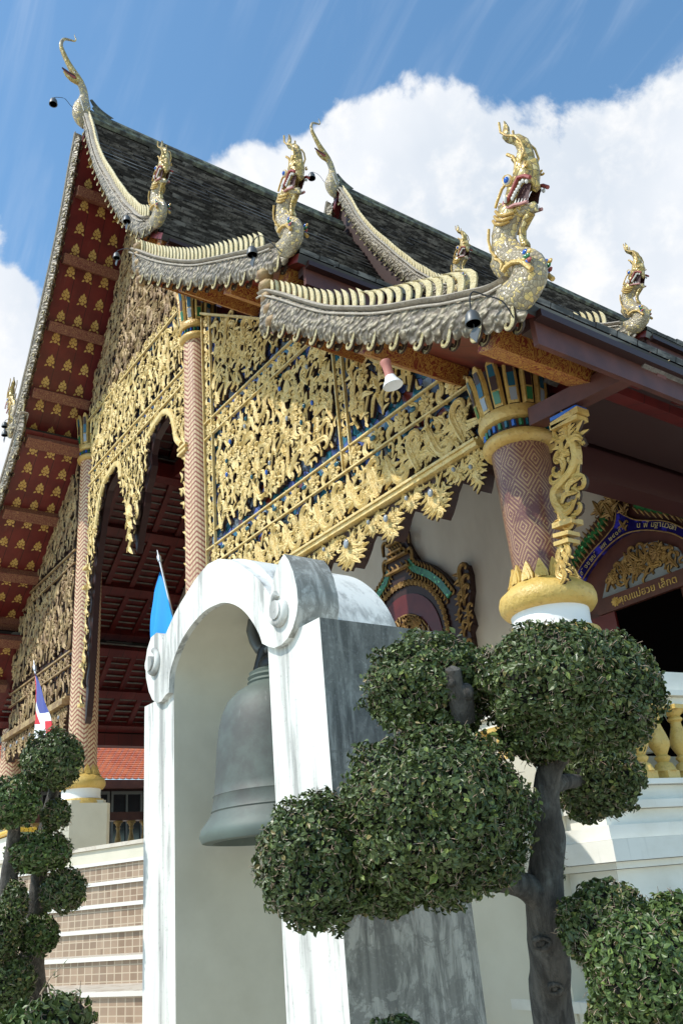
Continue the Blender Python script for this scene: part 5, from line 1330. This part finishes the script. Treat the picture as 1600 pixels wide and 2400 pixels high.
m = MB(); m.tube([(-4.58, 2.72, 3.24), (-4.60, 2.72, 3.17), (-4.575, 2.72, 3.10), (-4.54, 2.73, 3.04), (-4.48, 2.75, 3.015), (-4.43, 2.77, 3.05), (-4.42, 2.78, 3.12)], [.035, .040, .038, .036, .034, .03, .015], 10)
m.box((-4.60, 2.70, 3.20), (-4.38, 2.86, 3.26)); m.build('hook', 'grey_metal', hg, 60)

# ================================================================== WIND BELLS, LAMPS, SPEAKER
def wind_bell(p, r, label, wire, leaf=True):
    t = thing('wind_bell', p, label, 'bell', 'small wind bells hanging from the roof edges'); m = MB(); x, y, z = p
    m.lathe([(r*.86, -1.0*r), (r*1.0, -1.08*r), (r*1.02, -.95*r), (r*.93, -.5*r), (r*.85, .1*r), (r*.62, .55*r), (r*.25, .78*r), (r*.12, .95*r), (0, 1.0*r)], p, 20, 0)
    m.lathe([(0, .45*r), (r*.7, -.2*r), (r*.86, -1.0*r)], p, 20, 0)
    m.tube([(x+r*.12*cos(a), y, z+r*1.05+r*.12*sin(a)) for a in np.linspace(0, 2*pi, 9)], r*.04, 5); m.build('bell_cup', 'grey_metal', t, 50)
    w = MB(); w.tube(smooth_line([(x, y, z+r*1.15)]+wire, 5), max(.005, r*.045), 6); w.build('wire', 'dark_iron', t)
    if leaf:
        l = MB(); L = [(0, 0), (.35, -.12), (.62, -.45), (.55, -.85), (.28, -1.35), (0, -1.95), (-.28, -1.35), (-.55, -.85), (-.62, -.45), (-.35, -.12)]
        l.prism([(x+a*r*1.35, z-r*1.7+b*r*1.0) for a, b in L], y-.004, y+.004); l.tube([(x, y, z+.2*r), (x, y, z-1.75*r)], r*.04, 5); l.build('clapper_leaf', 'grey_metal', t)
    return t
def W(u, v, Y): return tuple(at(u, v, Y=Y))
wind_bell(W(1106, 742, 3.62), .055, 'largest wind bell with heart shaped leaf under the big front naga', [W(1100, 700, 3.62), W(1108, 684, 3.65), W(1135, 692, 3.70), W(1176, 706, 3.76), W(1203, 745, 3.80)])
wind_bell(W(591, 587, 3.60), .055, 'wind bell with dark leaf hanging in front of the middle naga board', [W(592, 568, 3.6), W(606, 553, 3.62), W(625, 560, 3.70), W(660, 592, 3.78)])
wind_bell(W(298, 512, 3.6), .055, 'wind bell hanging before the board of the upper right naga', [W(300, 500, 3.6), W(320, 505, 3.65), W(340, 520, 3.76)])
wind_bell(W(274, 598, 3.55), .05, 'wind bell on a curved wire at the left end of the middle board', [W(280, 586, 3.55), W(300, 583, 3.6), W(320, 600, 3.7), W(330, 615, 3.78)])
def W2(u, v, X=CX): return tuple(at(u, v, X=X))
wind_bell(W2(126, 237), .075, 'wind bell on a long wire at the topmost ridge finial', [W2(135, 228), W2(152, 231), W2(165, 246), W2(174, 254)], False)
wind_bell(W2(730, 411), .085, 'wind bell at the ridge finial of the rear roof', [W2(736, 404), W2(748, 411), W2(760, 427)], False)
wind_bell(W(12, 994, 3.6), .055, 'upper of the two wind bells at the left verge', [W(16, 984, 3.6), W(28, 983, 3.65), W(46, 999, 3.75)])
wind_bell(W(12, 1014, 3.55), .055, 'lower of the two wind bells at the left verge', [W(20, 1006, 3.55), W(34, 1007, 3.65), W(50, 1022, 3.75)])
lp = W(86, 1062, 4.3); t = thing('light_bulb', lp, 'pale light bulb hanging under the left verge beam', 'light bulb')
m = MB(); m.lathe([(0, -.16), (.045, -.13), (.055, -.09), (.04, -.03), (.022, .0)], lp, 14, 0); m.lathe([(.024, .0), (.026, .05), (.0, .06)], lp, 12, 1); m.build('bulb', ['bulb', 'dark_iron'], t, 50)
lp = W(345, 1213, 7.0); t = thing('ceiling_lamp', lp, 'small white disc lamp inside the porch behind the pendant', 'lamp')
m = MB(); m.lathe([(0, .0), (.12, .01), (.15, .05), (.06, .08), (.0, .08)], lp, 18, 0); m.tube([lp, (lp[0]-.25, lp[1], lp[2]+.12)], .015, 6, 0); m.build('lamp_disc', 'cream_trim', t, 50)
# horn loudspeaker
sp = at(905, 862, Y=4.3); t = thing('horn_loudspeaker', tuple(sp), 'horn loudspeaker with faded red back and white flare below the front eave', 'loudspeaker')
a_, b_ = at(903, 850, D=6.55), at(921, 905, D=6.47); ax = b_-a_; Ln = np.linalg.norm(ax); ax /= Ln
def along_ax(m, prof, mm):
    k = 22; vs = []; e1 = np.cross(ax, (0, 1, .3)); e1 /= np.linalg.norm(e1); e2 = np.cross(ax, e1)
    for r, s in prof:
        r, s = r*.62, s*.62
        for j in range(k): vs.append(a_+ax*s+e1*r*cos(2*pi*j/k)+e2*r*sin(2*pi*j/k))
    m.add(vs, [(i*k+j, i*k+(j+1) % k, (i+1)*k+(j+1) % k, (i+1)*k+j) for i in range(len(prof)-1) for j in range(k)], mm)
m = MB(); along_ax(m, [(.0, -.02), (.065, -.02), (.070, .0), (.060, .03), (.055, .12), (.062, .20)], 0); m.build('driver', 'speaker_pink', t, 40)
m = MB(); along_ax(m, [(.062, .20), (.075, .24), (.105, .29), (.125, .33), (.122, .335), (.10, .30), (.06, .24), (.0, .2)], 0); m.build('flare', 'white_paint', t, 40)
m = MB(); m.tube([W(920, 812, 4.4), W(922, 830, 4.35), W(915, 850, 4.35)], .014, 6); m.tube([W(905, 832, 4.35), W(912, 815, 4.35), W(925, 808, 4.35), W(936, 815, 4.35), W(936, 850, 4.35)], .012, 6); m.box(tuple(at(924, 852, Y=4.42)), tuple(at(938, 828, Y=4.34)))
m.build('mounting_bracket', 'dark_iron', t)

# ================================================================== FLAGS
def flag(name, base_, tip, strips, label, cat, polem='galvanised'):
    t = thing(name, tuple(base_), label, cat); m = MB(); m.tube([base_, tip], .012, 8); d = (V(*tip)-V(*base_)); d /= np.linalg.norm(d)
    m.tube([tip, V(*tip)+d*.06, V(*tip)+d*.09, V(*tip)+d*.16], [.02, .026, .012, .002], 8); m.build('flagpole', polem, t, 50)
    for (L, R_, mt, y0) in strips:
        m = MB(); A = interp(L, 26); B = interp(R_, 26); n = 12; vs = []; uu = []
        for i in range(26):
            for j in range(n+1):
                s = j/n; p = A[i]*(1-s)+B[i]*s; q = V(*p); w = .05*sin(s*7+i*.12)*(i/26)+.03*sin(s*13+i*.4)*(i/26)
                q[1] += w; vs.append(q)
        fs = [(i*(n+1)+j, i*(n+1)+j+1, (i+1)*(n+1)+j+1, (i+1)*(n+1)+j) for i in range(25) for j in range(n)]
        mi = []
        m.add(vs, fs, 0)
        if isinstance(mt, str): m.build('flag_cloth', mt, t, 60)
        else:
            m.m = [mt[1](((k % n)+.5)/n, (k//n)/25) for k in range(len(fs))]; m.build('flag_cloth', mt[0], t, 60)
    return t
Yf = 3.7
tip = at(375, 1316, Y=Yf); bs = at(470, 1720, Y=Yf+.1)
flag('blue_flag', bs, tip, [([at(*p, Y=Yf-.02) for p in ((375, 1340), (360, 1385), (352, 1440), (348, 1500), (350, 1560), (356, 1600))], [at(*p, Y=Yf) for p in ((376, 1340), (388, 1390), (399, 1432), (407, 1468), (400, 1505), (385, 1580))], 'blue_cloth', 0)], 'plain bright blue flag hanging from a silver pole behind the bell arch', 'flag')
Yg = 3.2
tip = at(83, 1572, Y=Yg+.08); bs = at(118, 1850, Y=Yg+.12)
flag('striped_flag', bs, tip, [([at(*p, Y=Yg-.02) for p in ((82, 1578), (82, 1630), (85, 1680), (86, 1732))], [at(*p, Y=Yg) for p in ((84, 1578), (103, 1640), (116, 1690), (128, 1722))],
     (['flag_red', 'flag_white', 'flag_blue'], lambda s, t: 0 if s < .40 and t < .80 else (1 if s < .52 else (0 if t > .72 and s > .55 else (2 if t < .62 else 1)))), 0)], 'drooping red, white and blue striped flag at the left beside the slender column', 'flag')

# ================================================================== FAR LEFT: TILED BUILDING, WHITE WALL, SIGN
bd = thing('tiled_building', (-27, 12, 0), 'low building with bright orange tile roof seen beyond the porch', 'building')
m = MB(); Yb0, Yb1 = 4.0, 20.0; E0, E1 = (-25.6, 5.36), (-28.9, 7.1); nC = 21
for i in range(nC):
    for j in range(int((Yb1-Yb0)/.20)):
        t0, t1 = i/nC, (i+1)/nC+.02; y0 = Yb0+j*.20+(.10 if i % 2 else 0)
        def pt(t, y, dz=0): return (E0[0]+(E1[0]-E0[0])*t, y, E0[1]+(E1[1]-E0[1])*t+dz)
        m.add([pt(t1, y0, 0), pt(t1, y0+.195, 0), pt(t0, y0+.195, .035), pt(t0-.012, y0+.098, .04), pt(t0, y0, .035), pt(t0-.012, y0+.098, -.0), pt(t0, y0+.195, 0), pt(t0, y0, 0)], [(0, 4, 3, 2, 1), (4, 7, 5, 3), (3, 5, 6, 2)])
m.build('roof', 'orange_roof_tile', bd)
m = MB(); m.box((-27.4, 4, 0), (-26.3, 20, 5.2), 0); m.build('wall', 'dark_wood', bd)
m = MB(); m.box((-25.75, 4, 5.10), (-25.55, 20, 5.33)); m.build('eave_board', 'faded_red_board', bd)
for k in range(9):
    y = 6.2+k*1.05; w = MB(); 
    for z0, z1, y0, y1 in ((5.0, 5.09, y, y+1), (3.5, 3.58, y, y+1), (3.58, 5.0, y, y+.07), (3.58, 5.0, y+.93, y+1.0), (3.58, 5.0, y+.47, y+.52)): w.box((-26.29, y0, z0), (-26.2, y1, z1))
    o = w.build('window_frame', 'grey_metal', bd); p = MB(); p.box((-26.28, y+.07, 3.58), (-26.25, y+.93, 5.0)); p.build('pane', 'window_glass', o)
fb = thing('porch_balustrade', (-19.3, 7, FLOOR), 'shaded balustrade with gold balusters at the far side of the porch', 'balustrade')
m = MB(); m.box((-19.5, 5.7, 3.55), (-19.2, 9.6, 3.72)); m.box((-19.5, 5.7, FLOOR), (-19.2, 9.6, 2.75)); m.build('handrail', 'faded_red_board', fb)
bal_line((-19.35, 5.9), (-19.35, 9.5), 12, 2.753, 3.547, fb, mt='dark_gilding')
m = MB(); m.tube([(-13.2, 5.8, FLOOR), (-13.2, 5.8, 3.55)], .035, 8, 0)
o = m.build('handrail_post', 'galvanised', None, 40); o['label'] = 'thin metal post standing beside the slender column pedestal'; o['category'] = 'post'
lw = thing('low_white_wall', (-14.5, 4.1, 0), 'low white wall with yellow coping behind the left topiary tree', 'wall')
a, b = at(-120, 1948, Y=4.0), at(40, 1945, Y=4.0); m = MB(); m.box((a[0], 4.0, 0), (b[0], 4.2, b[2]-.05)); m.build('wall_body', 'terrace_plaster', lw)
m = MB()
for i in range(6): m.tube([(a[0]-.02, 3.95+.06*i, b[2]), (b[0]+.02, 3.95+.06*i, b[2])], .035, 8)
m.build('coping', 'yellow_rail', lw, 40)

# ================================================================== GROUND
m = MB(); m.add([(-400, -300, 0), (400, -300, 0), (400, 500, 0), (-400, 500, 0)], [(0, 1, 2, 3)]); structure(m.build('ground', 'paving'))

# ================================================================== TOPIARY
def leaf_cloud(c, R_, n, size, rng, squash=(1, 1, 1), shell=.30, fresh=.02):
    d = rng.normal(size=(n, 3)); d /= np.linalg.norm(d, axis=1)[:, None]
    lump = np.array([noise.noise(Vector(q*2.3+np.array(c)))*.20+noise.noise(Vector(q*5+np.array(c)))*.11 for q in d])
    rr = 1-shell*rng.random(n)**2.2+rng.normal(0, .018, n)+(rng.random(n) < .015)*rng.random(n)*.10
    P = np.array(c)+d*(np.array(R_)*(rr*(1+lump))[:, None])
    nrm = d+rng.normal(0, .62, (n, 3)); nrm /= np.linalg.norm(nrm, axis=1)[:, None]
    t = np.cross(nrm, rng.normal(size=(n, 3))); t /= np.linalg.norm(t, axis=1)[:, None]; b = np.cross(nrm, t)
    s = (size*rng.uniform(.65, 1.25, n)*(1+(rng.random(n) < .02)*.7))[:, None]; w = s*rng.uniform(.52, .70, (n, 1)); cup = rng.uniform(.05, .35, (n, 1))
    v = np.stack([P-t*s*.5, P-t*s*.12+b*w*.5+nrm*s*cup*.5, P+t*s*.25+b*w*.36+nrm*s*cup*.4, P+t*s*.55-nrm*s*.08, P+t*s*.25-b*w*.36+nrm*s*cup*.4, P-t*s*.12-b*w*.5+nrm*s*cup*.5], 1)
    k = np.arange(n)[:, None]*6
    f = np.concatenate([k+np.array([[0, 3, 2, 1]]), k+np.array([[0, 5, 4, 3]])])
    return v.reshape(-1, 3), f
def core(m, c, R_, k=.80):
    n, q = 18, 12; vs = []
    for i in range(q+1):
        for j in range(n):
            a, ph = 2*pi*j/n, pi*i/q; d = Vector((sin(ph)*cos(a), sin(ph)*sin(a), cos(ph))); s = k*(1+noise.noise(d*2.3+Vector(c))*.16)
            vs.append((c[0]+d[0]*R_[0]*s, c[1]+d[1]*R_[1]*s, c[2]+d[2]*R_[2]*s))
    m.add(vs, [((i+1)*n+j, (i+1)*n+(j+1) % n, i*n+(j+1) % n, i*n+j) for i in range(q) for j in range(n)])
def crown(tree, c, R_, size, seed, mt='leaf_dark', twigs=1.0, dens=1.0):
    rng = np.random.default_rng(seed); R_ = np.broadcast_to(np.array(R_, float), 3)*(.985 if size < .025 else .88); area = 4*pi*np.mean(R_)**2
    n = int(min(26000, dens*area/(size*size*.5)*3.6)); m = MB(); v, f = leaf_cloud(c, R_, n, size, rng); m.v.append(v); m.f += [tuple(q) for q in f.tolist()]; m.m += [0]*len(f); m.n += len(v)
    o = m.build('crown', mt, tree)
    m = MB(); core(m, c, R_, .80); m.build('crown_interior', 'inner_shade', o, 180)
    m = MB(); r = random.Random(seed)
    for i in range(int(n*.11*twigs)):
        d = Vector((r.gauss(0, 1), r.gauss(0, 1), r.gauss(0, 1))).normalized(); lump = noise.noise(d*2.3+Vector(c))*.16+noise.noise(d*5+Vector(c))*.07
        p = V(*c)+np.array(d)*R_*(1+lump)*r.uniform(.86, 1.01); q = np.array(d)*.5+np.array([r.gauss(0, .8) for _ in range(3)]); q /= np.linalg.norm(q); L = size*r.uniform(.6, 1.7)
        k = p+q*L*.5+np.array([r.gauss(0, 1) for _ in range(3)])*L*.14; w = size*.062
        m.tube([p, k, p+q*L], [w, w*.9, w*.6], 3, 0, cap=False)
    m.build('clipped_twigs', 'twig', o)
    return o
def limb(tree, pts, rad, name='trunk', n=12):
    P = smooth_line(pts, 6); t = np.linspace(0, len(pts)-1, len(P)); rr = np.interp(t, range(len(pts)), rad)
    m = MB(); r = random.Random(len(pts)); k = len(P)
    T = np.gradient(P, axis=0); T /= np.linalg.norm(T, axis=1)[:, None]; vs = []
    for i in range(k):
        a = np.cross(T[i], (.2, .9, .1)); a /= np.linalg.norm(a); b = np.cross(a, T[i])
        for j in range(n):
            th = 2*pi*j/n; d = a*cos(th)+b*sin(th); s = rr[i]*(1+.16*noise.noise(Vector(P[i]*6+d*1.2))+.07*noise.noise(Vector(P[i]*22+d*3))); vs.append(P[i]+d*s)
    m.add(vs, [(i*n+j, i*n+(j+1) % n, (i+1)*n+(j+1) % n, (i+1)*n+j) for i in range(k-1) for j in range(n)]+[tuple((k-1)*n+j for j in range(n))])
    return m.build(name, 'bark', tree, 60)
def PD(u, v, d): return tuple(at(u, v, D=d))
def RR(px, d): return px/F*d
# big tree on the right
bt = thing('topiary_tree', (PD(1300, 2420, 3.35)[0], PD(1300, 2420, 3.35)[1], 0), 'largest topiary tree with thick trunk and ball crowns in front of the bell arch', 'tree')
b0 = PD(1300, 2420, 3.35)
tr_ = limb(bt, [(b0[0]+.05, b0[1]+.05, 0), b0, PD(1290, 2250, 3.36), PD(1275, 2100, 3.38), PD(1285, 1960, 3.42), PD(1280, 1860, 3.44), PD(1295, 1790, 3.45), PD(1340, 1740, 3.45), PD(1385, 1690, 3.45)], [.095, .082, .077, .078, .062, .050, .046, .040, .030])
limb(bt, [PD(1275, 2130, 3.38), PD(1245, 2085, 3.35), PD(1190, 2065, 3.3), PD(1120, 2060, 3.3), PD(1040, 2000, 3.3)], [.062, .052, .042, .036, .02], 'branch')
limb(bt, [PD(1285, 1990, 3.42), PD(1240, 1900, 3.5), PD(1160, 1800, 3.6), PD(1085, 1720, 3.62), PD(1075, 1650, 3.60), PD(1060, 1570, 3.50)], [.04, .036, .034, .036, .042, .038], 'branch')
limb(bt, [PD(1290, 1840, 3.46), PD(1340, 1830, 3.7), PD(1400, 1830, 3.85)], [.035, .03, .02], 'branch')
m = MB()
for (u, v, s) in ((1270, 2215, .030), (1302, 2322, .026)):
    c = V(*PD(u, v, 3.275)); m.tube([c+FWD*.012+CR*s*(1+.15*sin(3*a+u))*cos(a)+CU*s*.7*sin(a) for a in np.linspace(0, 2*pi, 15)], [s*(.30+.10*sin(2*a+v)) for a in np.linspace(0, 2*pi, 15)], 7, 0); m.ball(c+FWD*.022, s*.55, 0, 8, 6)
m.build('knot', 'bark', tr_, 60)
m = MB(); c0, c1 = V(*PD(1085, 1690, 3.42)), V(*PD(1060, 1568, 3.40)); m.tube([c0, c0*.6+c1*.4+CR*.008, c0*.3+c1*.7-CR*.006, c1, c1+CU*.012], [.046, .050, .036, .030, .008], 11); m.ball(V(*PD(1092, 1622, 3.39)), (.030, .03, .036)); m.ball(V(*PD(1058, 1600, 3.38)), .018); m.build('pruned_stub', 'bark', tr_, 50)
LS = .0235
crown(bt, PD(1022, 1905, 3.3), (RR(214, 3.3), RR(225, 3.3), RR(198, 3.3)), LS, 1)
crown(bt, PD(745, 2018, 3.25), (RR(122, 3.25), RR(150, 3.25), RR(150, 3.25)), LS, 2)
crown(bt, PD(900, 2085, 3.30), (RR(95, 3.25), RR(95, 3.25), RR(60, 3.25)), LS, 8)
crown(bt, PD(1005, 1612, 3.62), (RR(136, 3.6), RR(150, 3.6), RR(128, 3.6)), LS, 3)
crown(bt, PD(1290, 1600, 3.45), (RR(165, 3.45), RR(170, 3.45), RR(140, 3.4)), LS, 4)
crown(bt, PD(1405, 1620, 3.45), (RR(128, 3.45), RR(160, 3.45), RR(142, 3.4)), LS, 5)
crown(bt, PD(1300, 1715, 3.45), (RR(135, 3.45), RR(120, 3.45), RR(72, 3.4)), LS, 9)
crown(bt, PD(1392, 1828, 3.9), (RR(112, 3.9), RR(112, 3.9), RR(88, 3.9)), LS, 6)
crown(bt, PD(1290, 2010, 3.42), (RR(34, 3.4), RR(30, 3.4), RR(70, 3.4)), LS*.9, 7, dens=.25)
# clipped shrub at the lower right
sh = thing('clipped_shrub', (PD(1500, 2300, 2.9)[0], PD(1500, 2300, 2.9)[1], 0), 'rounded clipped shrub at the lower right corner beside the thick trunk', 'shrub')
s0 = PD(1560, 2400, 3.0); limb(sh, [(s0[0], s0[1], 0), (s0[0], s0[1], .9), PD(1520, 2260, 3.0)], [.05, .045, .03])
crown(sh, PD(1425, 2175, 3.15), (RR(118, 3.15), RR(110, 3.15), RR(100, 3.15)), LS, 21)
crown(sh, PD(1510, 2275, 2.75), (RR(135, 2.75), RR(130, 2.75), RR(125, 2.75)), LS*.95, 22, 'leaf_fresh')
crown(sh, PD(1600, 2190, 2.95), (RR(105, 2.9), RR(110, 2.9), RR(90, 2.9)), LS*.95, 23, 'leaf_fresh')
crown(sh, PD(1500, 2400, 2.75), (RR(125, 2.75), RR(120, 2.75), RR(90, 2.75)), LS*.95, 24)
lb = thing('low_bush', (PD(925, 2440, 3.3)[0], PD(925, 2440, 3.3)[1], 0), 'tip of a clipped bush at the foot of the grey flank of the bell arch', 'bush')
q0 = PD(925, 2440, 3.2); limb(lb, [(q0[0], q0[1], 0), (q0[0], q0[1], .7), q0], [.03, .03, .02]); crown(lb, PD(925, 2450, 3.2), (RR(75, 3.2), RR(75, 3.2), RR(60, 3.2)), LS, 31)
# left topiary trees
lt = thing('topiary_tree', (PD(70, 2420, 5.2)[0], PD(70, 2420, 5.2)[1], 0), 'taller left topiary tree with a leaning trunk and stacked leaf balls', 'tree')
d1 = 5.7; r0 = PD(85, 2420, d1)
limb(lt, [(r0[0], r0[1], 0), r0, PD(75, 2250, d1), PD(85, 2160, d1), PD(90, 2080, d1), PD(98, 2000, d1), PD(110, 1920, d1), PD(128, 1850, d1), PD(140, 1800, d1)], [.10, .085, .08, .075, .055, .045, .04, .034, .02])
limb(lt, [PD(70, 2200, d1), PD(100, 2130, d1), PD(140, 2100, d1)], [.04, .03, .02], 'branch'); limb(lt, [PD(90, 2040, d1), PD(60, 2030, d1), PD(70, 2000, d1)], [.035, .03, .02], 'branch')
LL = .027
for i, (u, v, a, b, mt) in enumerate(((122, 1783, 78, 76, 'leaf_dark'), (92, 1998, 84, 52, 'leaf_fresh'), (150, 2087, 58, 52, 'leaf_dark'), (90, 2190, 52, 50, 'leaf_fresh'), (132, 1910, 38, 38, 'leaf_dark'))):
    crown(lt, PD(u, v, d1-.1), (RR(a, d1), RR(a, d1), RR(b, d1)), LL, 40+i, mt)
lt2 = thing('topiary_tree', (PD(10, 2420, 5.6)[0], PD(10, 2420, 5.6)[1], 0), 'leftmost topiary tree, partly cut by the photo edge, with a dark straight stem', 'tree')
d2 = 5.5; r0 = PD(20, 2420, d2)
limb(lt2, [(r0[0], r0[1], 0), r0, PD(15, 2200, d2), PD(18, 2100, d2), PD(28, 2000, d2), PD(38, 1900, d2)], [.08, .07, .06, .055, .045, .03])
for i, (u, v, a, b, mt) in enumerate(((28, 1882, 72, 64, 'leaf_fresh'), (-8, 2185, 60, 75, 'leaf_dark'), (20, 2300, 66, 62, 'leaf_dark'), (-20, 2350, 70, 80, 'leaf_dark'), (35, 2120, 34, 60, 'leaf_dark'))):
    crown(lt2, PD(u, v, d2-.1), (RR(a, d2), RR(a, d2), RR(b, d2)), LL, 60+i, mt)
bu = thing('leafy_bush', (PD(140, 2420, 4.6)[0], PD(140, 2420, 4.6)[1], 0), 'loose leafy bush with thin shoots at the foot of the steps', 'bush')
q0 = PD(150, 2440, 4.6); limb(bu, [(q0[0], q0[1], 0), (q0[0], q0[1], .5), q0], [.04, .035, .02], 'stem')
crown(bu, PD(140, 2385, 4.6), (RR(85, 4.6), RR(85, 4.6), RR(58, 4.6)), .05, 71, 'leaf_dark', .5, .8); crown(bu, PD(65, 2400, 4.5), (RR(75, 4.6), RR(75, 4.6), RR(48, 4.6)), .05, 72, 'leaf_fresh', .5, .8)
m = MB(); lf = MB(); r = random.Random(4)
for (u0, v0, u1, v1) in ((95, 2330, 145, 2265), (175, 2345, 183, 2322), (185, 2350, 193, 2325), (120, 2340, 110, 2300)):
    a, b = V(*PD(u0, v0, 4.5)), V(*PD(u1, v1, 4.5)); m.tube([a, (a+b)/2+CU*.02, b], [.005, .004, .002], 5)
    for k in range(5):
        p = a+(b-a)*(.4+.15*k); s = .022; d = V(r.gauss(0, 1), r.gauss(0, 1), r.gauss(0, 1)); d /= np.linalg.norm(d); e = np.cross(d, CR)
        lf.add([p, p+d*s+e*s*.5, p+d*s*2.2, p+d*s-e*s*.5], [(0, 1, 2, 3)])
m.build('shoot', 'twig', bu); lf.build('shoot_leaves', 'leaf_fresh', bu)
# background trees behind the temple, seen from aside only as low green masses
